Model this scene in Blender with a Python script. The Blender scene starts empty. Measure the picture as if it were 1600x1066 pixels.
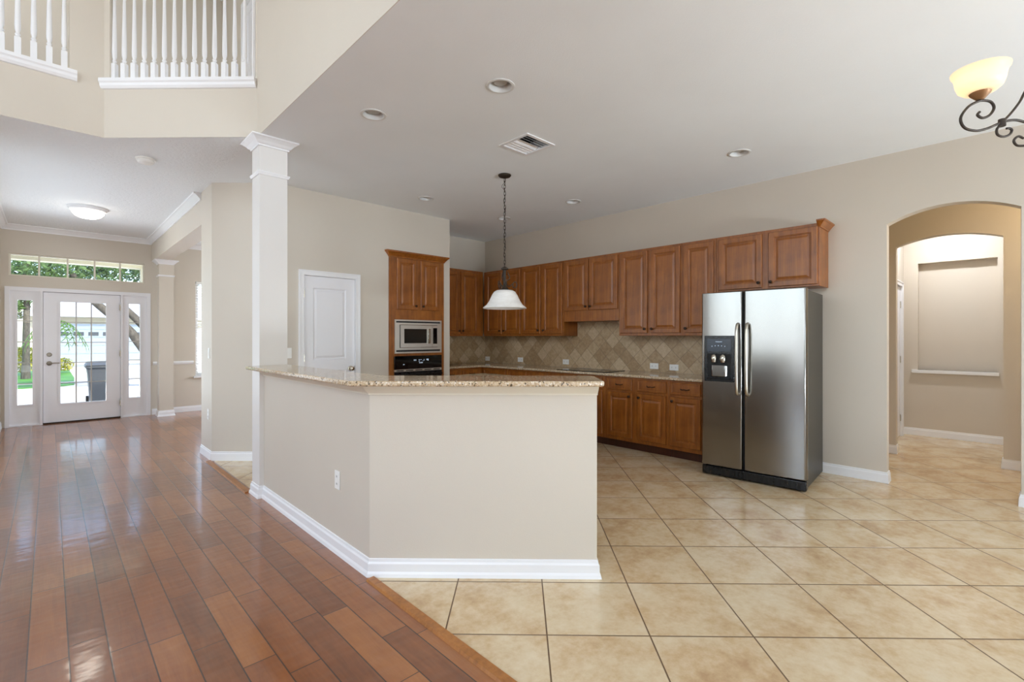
import bpy, bmesh, math, random
from mathutils import Vector, Matrix
random.seed(7)
SC = bpy.context.scene
COL = SC.collection
R2 = math.sqrt(0.5)

# ------------------------------------------------------------------ camera
F_PX, CAM_H, HORIZON = 745.0, 1.354, 527.0
YAW = math.atan(723 / 745)
cam_data = bpy.data.cameras.new('camera')
cam = bpy.data.objects.new('camera', cam_data)
COL.objects.link(cam)
cam.location = (0, 0, CAM_H)
cam.rotation_euler = (math.pi / 2, 0, -YAW)
cam_data.sensor_fit = 'HORIZONTAL'
cam_data.sensor_width = 36.0
cam_data.lens = 36.0 * F_PX / 1600
cam_data.shift_y = (HORIZON - 533.0) / 1600
cam_data.clip_start = 0.05
cam_data.clip_end = 300
SC.camera = cam

# ------------------------------------------------------------------ world, sun, daylight, fill lamps
world = bpy.data.worlds.new('world')
SC.world = world
world.use_nodes = True
wn = world.node_tree.nodes
sky = wn.new('ShaderNodeTexSky')
sky.sky_type = 'NISHITA'
sky.sun_disc = False
sky.sun_elevation = math.radians(50)
sky.sun_rotation = math.radians(165)
sky.air_density = 1.0
sky.dust_density = 1.5
world.node_tree.links.new(sky.outputs[0], wn['Background'].inputs[0])
wn['Background'].inputs[1].default_value = 0.61

sun_d = bpy.data.lights.new('sun', 'SUN')
sun = bpy.data.objects.new('sun', sun_d)
COL.objects.link(sun)
sun_d.energy = 5.0
sun_d.angle = math.radians(1.0)
sun_d.color = (1.0, 0.95, 0.86)
sun.rotation_euler = Vector((-0.25, 0.60, -0.76)).to_track_quat('-Z', 'Y').to_euler()


def area_light(name, loc, rot, sx, sy, radiance, col=(1.0, 0.98, 0.95)):
    """Rectangular area lamp"""
    d = bpy.data.lights.new(name, 'AREA')
    d.shape = 'RECTANGLE'
    d.size, d.size_y = sx, sy
    d.energy = radiance * sx * sy * math.pi
    d.color = col
    o = bpy.data.objects.new(name, d)
    o.location = loc
    o.rotation_euler = rot
    COL.objects.link(o)
    return o


HP = math.pi / 2
COOL = (0.82, 0.91, 1.0)
# tall family-room windows (west), sliding door and nook window (south)
area_light('daylight_west', (-4.64, 2.95, 2.52), (0, -HP, 0), 3.86, 4.0, 2.6, COOL)
area_light('daylight_west_high', (-4.64, -1.6, 4.3), (0, -HP, 0), 2.0, 3.2, 8.5, COOL)
area_light('dining_fill_right', (4.97, 8.5, 1.6), (0, HP, 0), 1.6, 2.4, 7.0, COOL)  # added light at an unseen side window, brightens the dining room
area_light('daylight_study', (-0.565, 7.6, 1.6), (0, -HP, 0), 2.1, 3.1, 1.8, COOL)
area_light('daylight_slider', (-1.6, -4.24, 1.25), (HP, 0, 0), 3.8, 2.3, 0.45, COOL)
area_light('daylight_nook', (3.45, -4.24, 1.26), (HP, 0, 0), 3.6, 2.4, 0.4, COOL)
area_light('nook_fill_east', (5.62, -2.55, 1.35), (0, HP, 0), 2.3, 2.3, 2.2, COOL)  # added light at an unseen east window, fills the kitchen depth
# upward lamps added outside those windows as patio bounce, to lift the ceilings
RU = math.radians(176)
area_light('ceiling_fill_nook', (3.5, -7.2, -0.10), (RU, 0, 0), 5.0, 5.2, 42.0, (0.78, 0.89, 1.0))
area_light('ceiling_fill_slider', (-1.6, -7.2, -0.10), (RU, 0, 0), 4.6, 5.2, 3.5, COOL)

# lamps added low outside, out of view, to brighten the foyer and dining room
area_light('foyer_fill', (0.4, 11.45, 0.0), (math.radians(210), 0, 0), 2.6, 1.6, 16.0, COOL)
area_light('dining_fill_front', (2.75, 11.6, 0.0), (math.radians(215), 0, 0), 1.6, 1.6, 40.0, COOL)

SC.view_settings.view_transform = 'Standard'
SC.view_settings.look = 'None'
SC.view_settings.exposure = -0.10
SC.view_settings.gamma = 1.0
SC.view_settings.use_curve_mapping = False
SC.cycles.use_denoising = True
SC.cycles.max_bounces = 10
SC.cycles.diffuse_bounces = 6
SC.cycles.glossy_bounces = 4
SC.cycles.transparent_max_bounces = 12
SC.cycles.sample_clamp_indirect = 6.0
SC.cycles.caustics_reflective = False
SC.cycles.caustics_refractive = False


# ------------------------------------------------------------------ materials
def lin(c):
    if isinstance(c, str):
        c = c.lstrip('#')
        c = [int(c[i:i + 2], 16) / 255 for i in (0, 2, 4)]
    return tuple((v / 12.92 if v <= 0.04045 else ((v + 0.055) / 1.055) ** 2.4) for v in c) + (1.0,)


class NT:
    def __init__(self, name):
        self.m = bpy.data.materials.new(name)
        self.m.use_nodes = True
        self.t = self.m.node_tree
        self.b = self.t.nodes['Principled BSDF']
        self.out = self.t.nodes['Material Output']

    def n(self, typ, **kw):
        nd = self.t.nodes.new('ShaderNode' + typ)
        ins = kw.pop('ins', {})
        for k, v in kw.items():
            setattr(nd, k, v)
        for k, v in ins.items():
            s = nd.inputs[k]
            if hasattr(v, 'node') or isinstance(v, bpy.types.NodeSocket):
                self.t.links.new(v, s)
            else:
                s.default_value = v
        return nd

    def math(self, op, a, b=None, c=None):
        nd = self.t.nodes.new('ShaderNodeMath')
        nd.operation = op
        for i, v in enumerate((a, b, c)):
            if v is None:
                continue
            if isinstance(v, bpy.types.NodeSocket):
                self.t.links.new(v, nd.inputs[i])
            else:
                nd.inputs[i].default_value = v
        return nd.outputs[0]

    def ramp(self, fac, stops, interp='LINEAR'):
        nd = self.t.nodes.new('ShaderNodeValToRGB')
        cr = nd.color_ramp
        cr.interpolation = interp
        cr.elements.remove(cr.elements[1])
        cr.elements[0].position = stops[0][0]
        cr.elements[0].color = lin(stops[0][1])
        for p_, c_ in stops[1:]:
            e = cr.elements.new(p_)
            e.color = lin(c_)
        self.t.links.new(fac, nd.inputs[0])
        return nd.outputs[0]

    def mix(self, fac, a, b, blend='MIX'):
        nd = self.t.nodes.new('ShaderNodeMix')
        nd.data_type = 'RGBA'
        nd.blend_type = blend
        for s, v in ((nd.inputs[0], fac), (nd.inputs[6], a), (nd.inputs[7], b)):
            if isinstance(v, bpy.types.NodeSocket):
                self.t.links.new(v, s)
            elif isinstance(v, (int, float)):
                s.default_value = v
            else:
                s.default_value = lin(v) if isinstance(v, str) else v
        return nd.outputs[2]

    def bump(self, h, strength=0.3, dist=0.01, normal=None):
        nd = self.n('Bump', ins={'Strength': strength, 'Distance': dist, 'Height': h})
        if normal:
            self.t.links.new(normal, nd.inputs['Normal'])
        return nd.outputs[0]

    def set(self, **kw):
        names = dict(color='Base Color', rough='Roughness', metal='Metallic', normal='Normal', spec='Specular IOR Level',
                     coat='Coat Weight', coat_rough='Coat Roughness', trans='Transmission Weight', ior='IOR',
                     emis='Emission Color', emis_s='Emission Strength', aniso='Anisotropic', sub='Subsurface Weight')
        for k, v in kw.items():
            s = self.b.inputs[names[k]]
            if isinstance(v, bpy.types.NodeSocket):
                self.t.links.new(v, s)
            else:
                s.default_value = lin(v) if isinstance(v, str) else v
        return self.m

    def pos(self):
        return self.n('NewGeometry').outputs['Position']

    def obj(self):
        return self.n('TexCoord').outputs['Object']

    def noise(self, vec, scale, detail=3, rough=0.5, dist=0.0):
        return self.n('TexNoise', ins={'Vector': vec, 'Scale': scale, 'Detail': detail, 'Roughness': rough, 'Distortion': dist}).outputs[0]

    def scaled(self, vec, s):
        return self.n('Mapping', ins={'Vector': vec, 'Scale': s}).outputs[0]


def paint(name, col, rough=0.6, bump=0.05, scale=180, blotch=0.03):
    k = NT(name)
    p = k.pos()
    c = k.mix(k.noise(p, 1.3, 3), col, col)
    h = k.noise(p, scale, 2)
    v = k.n('HueSaturation', ins={'Color': c, 'Value': k.math('ADD', k.math('MULTIPLY', k.noise(p, 2.1, 4), blotch * 2), 1.0 - blotch)}).outputs[0]
    return k.set(color=v, rough=rough, normal=k.bump(h, bump, 0.004))


def plain(name, col, rough=0.5, metal=0.0, **kw):
    k = NT(name)
    p = k.obj()
    r = k.math('ADD', k.math('MULTIPLY', k.noise(p, 40, 2), 0.08), rough - 0.04)
    return k.set(color=col, rough=r, metal=metal, **kw)


M = {}
M['wall'] = paint('beige_wall_paint', '#d3cabc', 0.55, 0.10, 160)
M['ceiling'] = paint('white_ceiling_paint', '#f1f5f7', 0.8, 0.25, 120)
k = NT('knockdown_ceiling')
p = k.pos()
h = k.math('SMOOTH_MIN', k.noise(p, 34, 4, 0.6), 0.55, 0.1)
M['foyer_ceiling'] = k.set(color='#f1f5f7', rough=0.8, normal=k.bump(h, 0.6, 0.02))
M['column_paint'] = paint('white_column_paint', '#e6e3df', 0.45, 0.05, 160)
M['trim'] = plain('white_trim_paint', '#efeff0', 0.35)
M['can_trim'] = plain('grey_white_can_trim', '#dcdcd9', 0.5)
M['cream_trim'] = plain('cream_trim_paint', '#e8e2d2', 0.45)
M['door_white'] = plain('white_door_paint', '#eeeef2', 0.32)
M['white_plastic'] = plain('white_plastic', '#f2f1ec', 0.35)
M['slot'] = plain('grey_slot', '#6d6a66', 0.5)
M['black'] = plain('black_plastic', '#0c0d10', 0.28)
M['black_gloss'] = plain('black_glass', '#08080a', 0.06)
M['bronze'] = plain('oil_rubbed_bronze', '#3a2c22', 0.42, 0.7)
M['antique_bronze'] = plain('antique_bronze', '#97704a', 0.45, 0.4)
M['iron'] = plain('wrought_iron', '#3d342c', 0.5, 0.5)
M['nickel'] = plain('satin_nickel', '#c9c2b4', 0.25, 1.0)
M['pewter'] = plain('dark_pewter', '#8f877b', 0.35, 0.9)
M['chrome'] = plain('polished_metal', '#d6d6d2', 0.15, 1.0)
M['rubber'] = plain('dark_rubber', '#161616', 0.7)

# cherry cabinet wood, grain runs up
def cherry(name, dark, mid, light):
    k = NT(name)
    p = k.obj()
    g = k.noise(k.scaled(p, (38, 38, 2.2)), 1.0, 5, 0.6, 0.6)
    b = k.noise(p, 5.5, 4, 0.6)
    t = k.math('ADD', k.math('MULTIPLY', g, 0.55), k.math('MULTIPLY', b, 0.45))
    c = k.ramp(t, [(0.3, dark), (0.5, mid), (0.72, light)])
    return k.set(color=c, rough=k.math('ADD', k.math('MULTIPLY', g, 0.12), 0.33), coat=0.25, coat_rough=0.3,
                 normal=k.bump(g, 0.06, 0.003))


M['cherry'] = cherry('cherry_wood', '#69390f', '#915318', '#b06c28')
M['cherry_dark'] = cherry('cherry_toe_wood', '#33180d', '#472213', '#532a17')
M['threshold'] = cherry('oak_threshold_wood', '#7d4a1c', '#a3662a', '#b97a38')

# granite
k = NT('tan_granite')
p = k.pos()
n1 = k.noise(p, 75, 5, 0.7)
n2 = k.noise(p, 14, 4, 0.6)
vor = k.n('TexVoronoi', ins={'Vector': p, 'Scale': 130.0}).outputs['Color']
sep = k.n('SeparateColor', ins={'Color': vor})
base = k.ramp(n1, [(0.28, '#7d644a'), (0.42, '#b39a7b'), (0.52, '#cdb899'), (0.66, '#e3d5bd')])
base = k.mix(k.math('MULTIPLY', n2, 0.6), base, '#b99c78')
dk = k.math('LESS_THAN', sep.outputs[0], 0.10)
lt = k.math('GREATER_THAN', sep.outputs[1], 0.86)
base = k.mix(k.math('MULTIPLY', dk, 0.8), base, '#3a2d22')
base = k.mix(k.math('MULTIPLY', lt, 0.6), base, '#efe6d6')
M['granite'] = k.set(color=base, rough=0.09)

# hardwood floor: planks along Y, 5 inch
k = NT('scraped_hardwood')
p = k.pos()
s = k.n('SeparateXYZ', ins={'Vector': p})
W_, L_ = 0.127, 0.62
fx = k.math('DIVIDE', k.math('ADD', s.outputs[0], 20.006), W_)
row = k.math('FLOOR', fx)
rnd = k.n('TexWhiteNoise', noise_dimensions='1D', ins={'W': row})
fy = k.math('DIVIDE', k.math('ADD', k.math('ADD', s.outputs[1], 30.0), k.math('MULTIPLY', rnd.outputs[0], 3.0)),
            k.math('ADD', k.math('MULTIPLY', k.n('TexWhiteNoise', noise_dimensions='1D', ins={'W': k.math('ADD', row, 77.3)}).outputs[0], 0.35), L_ - 0.1))
colm = k.math('FLOOR', fy)
idv = k.n('CombineXYZ', ins={'X': row, 'Y': colm})
wn3 = k.n('TexWhiteNoise', noise_dimensions='3D', ins={'Vector': idv.outputs[0]})
rv = wn3.outputs[0]
off = k.n('VectorMath', operation='MULTIPLY', ins={0: wn3.outputs[1], 1: (9.0, 9.0, 9.0)}).outputs[0]
pv = k.n('VectorMath', operation='ADD', ins={0: p, 1: off}).outputs[0]
grain = k.noise(k.scaled(pv, (42, 3.0, 1)), 1.0, 5, 0.62, 0.8)
blot = k.noise(k.scaled(pv, (6, 3, 1)), 1.0, 4, 0.6)
tone = k.math('ADD', k.math('MULTIPLY', rv, 0.32), k.math('ADD', k.math('MULTIPLY', grain, 0.32), k.math('MULTIPLY', blot, 0.42)))
wc = k.ramp(tone, [(0.26, '#643413'), (0.42, '#7a431b'), (0.58, '#8f5224'), (0.80, '#a76a34')])
ex = k.math('ABSOLUTE', k.math('SUBTRACT', k.math('FRACT', fx), 0.5))
ey = k.math('ABSOLUTE', k.math('SUBTRACT', k.math('FRACT', fy), 0.5))
gx = k.math('GREATER_THAN', ex, 0.5 - 0.021)
gy = k.math('GREATER_THAN', ey, 0.5 - 0.0035)
gap = k.math('MAXIMUM', gx, gy)
wc = k.mix(k.math('MULTIPLY', gap, 0.85), wc, '#1f100a')
edge = k.math('MULTIPLY', k.math('POWER', k.math('MULTIPLY', ex, 2.0), 8.0), -0.18)
scr = k.noise(k.scaled(pv, (7, 16, 1)), 1.0, 1.0, 0.45)
hgt = k.math('ADD', k.math('ADD', k.math('MULTIPLY', gap, -0.6), edge), k.math('ADD', k.math('MULTIPLY', scr, 1.5), 0.0))
M['wood_floor'] = k.set(color=wc, rough=k.math('ADD', k.math('MULTIPLY', blot, 0.02), 0.277), spec=0.6, coat=0.65, coat_rough=0.10,
                        normal=k.bump(hgt, 0.30, 0.006))
k.t.links.new(k.bump(hgt, 0.13, 0.006), k.b.inputs['Coat Normal'])

# diagonal ceramic floor tile
k = NT('beige_floor_tile')
p = k.pos()
s = k.n('SeparateXYZ', ins={'Vector': p})
PT = 0.4665
u = k.math('MULTIPLY', k.math('ADD', s.outputs[0], s.outputs[1]), R2)
w = k.math('MULTIPLY', k.math('SUBTRACT', s.outputs[0], s.outputs[1]), R2)
fu = k.math('DIVIDE', k.math('SUBTRACT', u, 2.169 - 40 * PT), PT)
fw_ = k.math('DIVIDE', k.math('SUBTRACT', w, 0.593 - 40 * PT), PT)
idv = k.n('CombineXYZ', ins={'X': k.math('FLOOR', fu), 'Y': k.math('FLOOR', fw_)})
wn3 = k.n('TexWhiteNoise', noise_dimensions='3D', ins={'Vector': idv.outputs[0]})
pv = k.n('VectorMath', operation='ADD', ins={0: p, 1: k.n('VectorMath', operation='MULTIPLY', ins={0: wn3.outputs[1], 1: (7.0, 7.0, 7.0)}).outputs[0]}).outputs[0]
a1 = k.noise(pv, 4.0, 5, 0.6, 0.1)
a2 = k.noise(pv, 24, 4, 0.65)
tt = k.math('ADD', k.math('MULTIPLY', a1, 0.65), k.math('ADD', k.math('MULTIPLY', a2, 0.30), k.math('MULTIPLY', wn3.outputs[0], 0.06)))
tc = k.ramp(tt, [(0.33, '#bd9d76'), (0.44, '#cfb38c'), (0.54, '#dac5a2'), (0.70, '#e4d5b8')])
eu = k.math('ABSOLUTE', k.math('SUBTRACT', k.math('FRACT', fu), 0.5))
ew = k.math('ABSOLUTE', k.math('SUBTRACT', k.math('FRACT', fw_), 0.5))
em = k.math('MAXIMUM', eu, ew)
gr = k.math('GREATER_THAN', em, 0.5 - 0.0072)
tc = k.mix(gr, tc, '#6b5238')
hg = k.math('ADD', k.math('MULTIPLY', k.n('MapRange', ins={'Value': em, 'From Min': 0.485, 'From Max': 0.4955, 'To Min': 0.0, 'To Max': -1.0}).outputs[0], 1.0), k.math('MULTIPLY', a2, 0.03))
M['floor_tile'] = k.set(color=tc, rough=k.math('ADD', k.math('MULTIPLY', gr, 0.5), k.math('ADD', k.math('MULTIPLY', a1, 0.10), 0.13)),
                        normal=k.bump(hg, 0.35, 0.004))

# tumbled diagonal backsplash
k = NT('tumbled_stone_backsplash')
p = k.pos()
s = k.n('SeparateXYZ', ins={'Vector': p})
hh = k.math('SUBTRACT', s.outputs[0], s.outputs[1])
PB = 0.1535
u = k.math('DIVIDE', k.math('MULTIPLY', k.math('ADD', hh, k.math('ADD', s.outputs[2], 20.0)), R2), PB)
w = k.math('DIVIDE', k.math('MULTIPLY', k.math('SUBTRACT', hh, k.math('SUBTRACT', s.outputs[2], 20.0)), R2), PB)
idv = k.n('CombineXYZ', ins={'X': k.math('FLOOR', u), 'Y': k.math('FLOOR', w)})
wn3 = k.n('TexWhiteNoise', noise_dimensions='3D', ins={'Vector': idv.outputs[0]})
a2 = k.noise(p, 28, 5, 0.7)
a3 = k.noise(p, 3, 3)
t = k.math('ADD', k.math('ADD', k.math('MULTIPLY', wn3.outputs[0], 0.26), 0.06), k.math('ADD', k.math('MULTIPLY', a2, 0.55), k.math('MULTIPLY', a3, 0.12)))
bc = k.ramp(t, [(0.2, '#86694a'), (0.40, '#a68a66'), (0.55, '#bba27f'), (0.70, '#ccb594'), (0.9, '#dcc8aa')])
eu = k.math('ABSOLUTE', k.math('SUBTRACT', k.math('FRACT', u), 0.5))
ew = k.math('ABSOLUTE', k.math('SUBTRACT', k.math('FRACT', w), 0.5))
em = k.math('MAXIMUM', eu, ew)
gr = k.math('GREATER_THAN', em, 0.5 - 0.016)
bc = k.mix(k.math('MULTIPLY', gr, 0.7), bc, '#7e6d58')
hg = k.math('ADD', k.n('MapRange', ins={'Value': em, 'From Min': 0.46, 'From Max': 0.495, 'To Min': 0.0, 'To Max': -1.0}).outputs[0], k.math('MULTIPLY', a2, 0.3))
M['backsplash'] = k.set(color=bc, rough=0.45, normal=k.bump(hg, 0.4, 0.004))

# stainless steel
k = NT('brushed_stainless')
p = k.obj()
st = k.noise(k.scaled(p, (260, 260, 3)), 1.0, 3, 0.6)
M['steel'] = k.set(color='#94928f', metal=1.0, rough=k.math('ADD', k.math('MULTIPLY', st, 0.08), 0.16), normal=k.bump(st, 0.03, 0.001))
k = NT('appliance_trim_steel')
p = k.obj()
st = k.noise(k.scaled(p, (3, 260, 260)), 1.0, 3, 0.6)
M['steel_trim'] = k.set(color='#d6d0c6', metal=0.85, rough=k.math('ADD', k.math('MULTIPLY', st, 0.10), 0.34))
M['handle_steel'] = plain('satin_handle_steel', '#cdc7ba', 0.33, 1.0)
k = NT('grey_fridge_side')
p = k.obj()
M['fridge_side'] = k.set(color='#3d3932', metal=0.2, rough=0.42, normal=k.bump(k.noise(p, 300, 2), 0.12, 0.001))

# thin window glass
k = NT('thin_window_glass')
fr = k.n('Fresnel', ins={'IOR': 1.3})
tr = k.n('BsdfTransparent')
gl = k.n('BsdfGlossy', ins={'Roughness': 0.02})
mx = k.n('MixShader', ins={0: fr.outputs[0], 1: tr.outputs[0], 2: gl.outputs[0]})
k.t.links.new(mx.outputs[0], k.out.inputs[0])
M['glass'] = k.m


def glow(name, col, strength, base='#f4efe4', rough=0.35):
    k = NT(name)
    n = k.noise(k.obj(), 9, 3)
    c = k.mix(k.math('MULTIPLY', n, 0.25), col, base)
    return k.set(color=base, rough=rough, emis=c, emis_s=strength)


M['dome_glow'] = glow('lit_dome_glass', '#fff6e6', 12.0)
M['amber_glow'] = glow('lit_amber_glass', '#ffd795', 1.0, '#f6e2ba')
k = NT('amber_translucent_glass')
tb = k.n('BsdfTranslucent', ins={'Color': lin('#fff4e0')})
mx = k.n('MixShader', ins={0: 0.6, 1: k.b.outputs[0], 2: tb.outputs[0]})
k.set(color='#f7ead0', rough=0.3, emis='#fff0d8', emis_s=0.3)
k.t.links.new(mx.outputs[0], k.out.inputs[0])
M['amber_glass'] = k.m
k = NT('alabaster_glass')
n = k.noise(k.scaled(k.obj(), (9, 9, 40)), 1.0, 4, 0.6, 1.0)
M['alabaster'] = k.set(color=k.ramp(n, [(0.3, '#e6e2dc'), (0.7, '#f6f4f0')]), rough=0.3, sub=0.0)
M['lamp_face'] = plain('frosted_lamp_face', '#bdbcb8', 0.4)
M['display'] = glow('lit_display_marks', '#cfe4ff', 0.5, '#b8c4d0')
M['blue_panel'] = plain('blue_black_panel', '#2b3340', 0.25)
M['mw_glass'] = plain('microwave_glass', '#25231f', 0.12)

# outdoors
M['concrete'] = paint('pale_concrete', '#c9c6bf', 0.9, 0.2, 60, 0.06)
M['street'] = paint('grey_asphalt', '#8f8f8f', 0.9, 0.2, 90, 0.06)
M['garage_white'] = paint('garage_white_paint', '#97a5b0', 0.6, 0.03, 50)
M['house_wall'] = paint('cream_stucco', '#bfb9a4', 0.8, 0.2, 60)
M['roof'] = paint('pale_roof_tile', '#b9c3d2', 0.7, 0.4, 20, 0.1)
M['dark_glass'] = plain('dark_garage_glass', '#4b5258', 0.2)
M['bin'] = plain('dark_grey_bin_plastic', '#55585b', 0.45)
M['tarp'] = plain('blue_tarp', '#2d6fc4', 0.6)


def leafy(name, a, b, c):
    k = NT(name)
    n = k.noise(k.pos(), 2.2, 4, 0.7)
    k.set(color=k.ramp(n, [(0.3, a), (0.5, b), (0.7, c)]), rough=0.55)
    return k.m


M['grass'] = leafy('lawn_grass', '#3a7420', '#4d8a2b', '#639c3c')
M['leaf'] = leafy('oak_leaf', '#2f4a20', '#48652e', '#728c52')
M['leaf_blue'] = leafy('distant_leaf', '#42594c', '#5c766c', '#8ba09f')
M['palm_leaf'] = leafy('palm_leaf', '#466a28', '#628a3a', '#84a25a')
M['yellow_leaf'] = leafy('croton_leaf', '#6c7818', '#98982a', '#b8b048')
k = NT('grey_bark')
n = k.noise(k.scaled(k.obj(), (14, 14, 5)), 1.0, 5, 0.7)
M['bark'] = k.set(color=k.ramp(n, [(0.3, '#39342d'), (0.7, '#6a655b')]), rough=0.9, normal=k.bump(n, 0.6, 0.02))

# ------------------------------------------------------------------ mesh helpers
WM = {}


class MB:
    def __init__(self):
        self.v, self.f = [], []

    def add(self, vs, fs):
        b = len(self.v)
        self.v += [Vector(p) for p in vs]
        self.f += [[b + i for i in f] for f in fs]
        return self

    def box(self, x0, x1, y0, y1, z0, z1):
        x0, x1 = sorted((x0, x1)); y0, y1 = sorted((y0, y1)); z0, z1 = sorted((z0, z1))
        vs = [(x0, y0, z0), (x1, y0, z0), (x1, y1, z0), (x0, y1, z0), (x0, y0, z1), (x1, y0, z1), (x1, y1, z1), (x0, y1, z1)]
        return self.add(vs, [(0, 3, 2, 1), (4, 5, 6, 7), (0, 1, 5, 4), (1, 2, 6, 5), (2, 3, 7, 6), (3, 0, 4, 7)])

    def prism(self, poly, z0, z1):
        n = len(poly)
        vs = [(x, y, z0) for x, y in poly] + [(x, y, z1) for x, y in poly]
        fs = [list(range(n))[::-1], list(range(n, 2 * n))] + [(i, (i + 1) % n, n + (i + 1) % n, n + i) for i in range(n)]
        return self.add(vs, fs)

    def lathe(self, prof, c=(0, 0, 0), seg=24, axis='z'):
        """prof: list of (radius, height)"""
        vs, fs = [], []
        for r, h in prof:
            for i in range(seg):
                a = 2 * math.pi * i / seg
                x, y = max(r, 1e-5) * math.cos(a), max(r, 1e-5) * math.sin(a)
                if axis == 'z':
                    q = (x, y, h)
                elif axis == 'y':
                    q = (x, h, y)
                else:
                    q = (h, x, y)
                vs.append((q[0] + c[0], q[1] + c[1], q[2] + c[2]))
        for j in range(len(prof) - 1):
            for i in range(seg):
                a, b = j * seg + i, j * seg + (i + 1) % seg
                fs.append((a, b, b + seg, a + seg))
        if prof[0] != prof[-1]:
            fs.append(list(range(seg))[::-1])
            fs.append([(len(prof) - 1) * seg + i for i in range(seg)])
        return self.add(vs, fs)

    def tube(self, pts, r, seg=8, closed=False, taper=None):
        pts = [Vector(p) for p in pts]
        n = len(pts)
        vs, fs = [], []
        up = None
        for i, p in enumerate(pts):
            if closed:
                d = (pts[(i + 1) % n] - pts[i - 1]).normalized()
            else:
                d = (pts[min(i + 1, n - 1)] - pts[max(i - 1, 0)]).normalized()
            if up is None:
                up = d.orthogonal().normalized()
            up = (up - d * up.dot(d))
            if up.length < 1e-6:
                up = d.orthogonal()
            up.normalize()
            sd = d.cross(up)
            rr = r if taper is None else taper[i]
            for j in range(seg):
                a = 2 * math.pi * j / seg
                vs.append(p + (up * math.cos(a) + sd * math.sin(a)) * rr)
        m = n if closed else n - 1
        for i in range(m):
            for j in range(seg):
                a, b = i * seg + j, i * seg + (j + 1) % seg
                c, d2 = ((i + 1) % n) * seg + (j + 1) % seg, ((i + 1) % n) * seg + j
                fs.append((a, b, c, d2))
        if not closed:
            fs.append(list(range(seg))[::-1])
            fs.append([(n - 1) * seg + j for j in range(seg)])
        return self.add(vs, fs)

    def sweep(self, path, prof, side=1, closed=False):
        """profile (offset, z) swept along a 2-D path with mitred corners; offset to the left for side=1"""
        n, m = len(path), len(prof)
        P = [Vector(q) for q in path]
        vs, fs = [], []
        for i in range(n):
            def nrm(a, b):
                d = (b - a).normalized()
                return Vector((-d.y, d.x)) * side
            if closed:
                n1, n2 = nrm(P[i - 1], P[i]), nrm(P[i], P[(i + 1) % n])
            else:
                n1 = nrm(P[i - 1], P[i]) if i > 0 else nrm(P[0], P[1])
                n2 = nrm(P[i], P[i + 1]) if i < n - 1 else n1
            mt = (n1 + n2) / max(0.15, 1 + n1.dot(n2))
            for o, z in prof:
                q = P[i] + mt * o
                vs.append((q.x, q.y, z))
        mm = n if closed else n - 1
        for i in range(mm):
            for j in range(m):
                a, b = i * m + j, i * m + (j + 1) % m
                c, d = ((i + 1) % n) * m + (j + 1) % m, ((i + 1) % n) * m + j
                fs.append((a, b, c, d))
        if not closed:
            fs.append(list(range(m)))
            fs.append([(n - 1) * m + j for j in range(m)][::-1])
        return self.add(vs, fs)

    def wall(self, axis, c0, c1, a0, a1, z0, z1, holes=(), arches=()):
        """slab between c0 and c1 across `axis`; holes (a0,a1,z0,z1); arches (a0,a1,spring,top) from the floor"""
        hs = list(holes) + [(b0, b1, z0, tp + 0.05) for b0, b1, sp, tp in arches]
        A = sorted({a0, a1} | {v for h in hs for v in h[:2]})
        Z = sorted({z0, z1} | {v for h in hs for v in h[2:]})
        A = [v for v in A if a0 <= v <= a1]
        Z = [v for v in Z if z0 <= v <= z1]

        def solid(i, j):
            if i < 0 or j < 0 or i >= len(A) - 1 or j >= len(Z) - 1:
                return False
            ca, cz = (A[i] + A[i + 1]) / 2, (Z[j] + Z[j + 1]) / 2
            return not any(h[0] < ca < h[1] and h[2] < cz < h[3] for h in hs)

        def pt(a, z, c):
            return (c, a, z) if axis == 'x' else (a, c, z)

        def quad(p4):
            self.add(p4, [(0, 1, 2, 3)])
        for i in range(len(A) - 1):
            for j in range(len(Z) - 1):
                if not solid(i, j):
                    continue
                l, r, b, t = A[i], A[i + 1], Z[j], Z[j + 1]
                for c in (c0, c1):
                    quad([pt(l, b, c), pt(r, b, c), pt(r, t, c), pt(l, t, c)])
                if not solid(i - 1, j):
                    quad([pt(l, b, c0), pt(l, b, c1), pt(l, t, c1), pt(l, t, c0)])
                if not solid(i + 1, j):
                    quad([pt(r, b, c0), pt(r, b, c1), pt(r, t, c1), pt(r, t, c0)])
                if not solid(i, j - 1):
                    quad([pt(l, b, c0), pt(l, b, c1), pt(r, b, c1), pt(r, b, c0)])
                if not solid(i, j + 1):
                    quad([pt(l, t, c0), pt(l, t, c1), pt(r, t, c1), pt(r, t, c0)])
        for b0, b1, sp, tp in arches:
            w2, hgt = (b1 - b0) / 2, tp - sp
            rad = (w2 * w2 + hgt * hgt) / (2 * hgt)
            cz, ca = tp - rad, (b0 + b1) / 2
            N = 28
            prev = None
            for q in range(N + 1):
                a = b0 + (b1 - b0) * q / N
                z = cz + math.sqrt(max(0, rad * rad - (a - ca) ** 2))
                if prev:
                    (pa, pz) = prev
                    for c in (c0, c1):
                        quad([pt(pa, pz, c), pt(a, z, c), pt(a, tp + 0.05, c), pt(pa, tp + 0.05, c)])
                    quad([pt(pa, pz, c0), pt(a, z, c0), pt(a, z, c1), pt(pa, pz, c1)])
                prev = (a, z)
        return self

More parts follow.
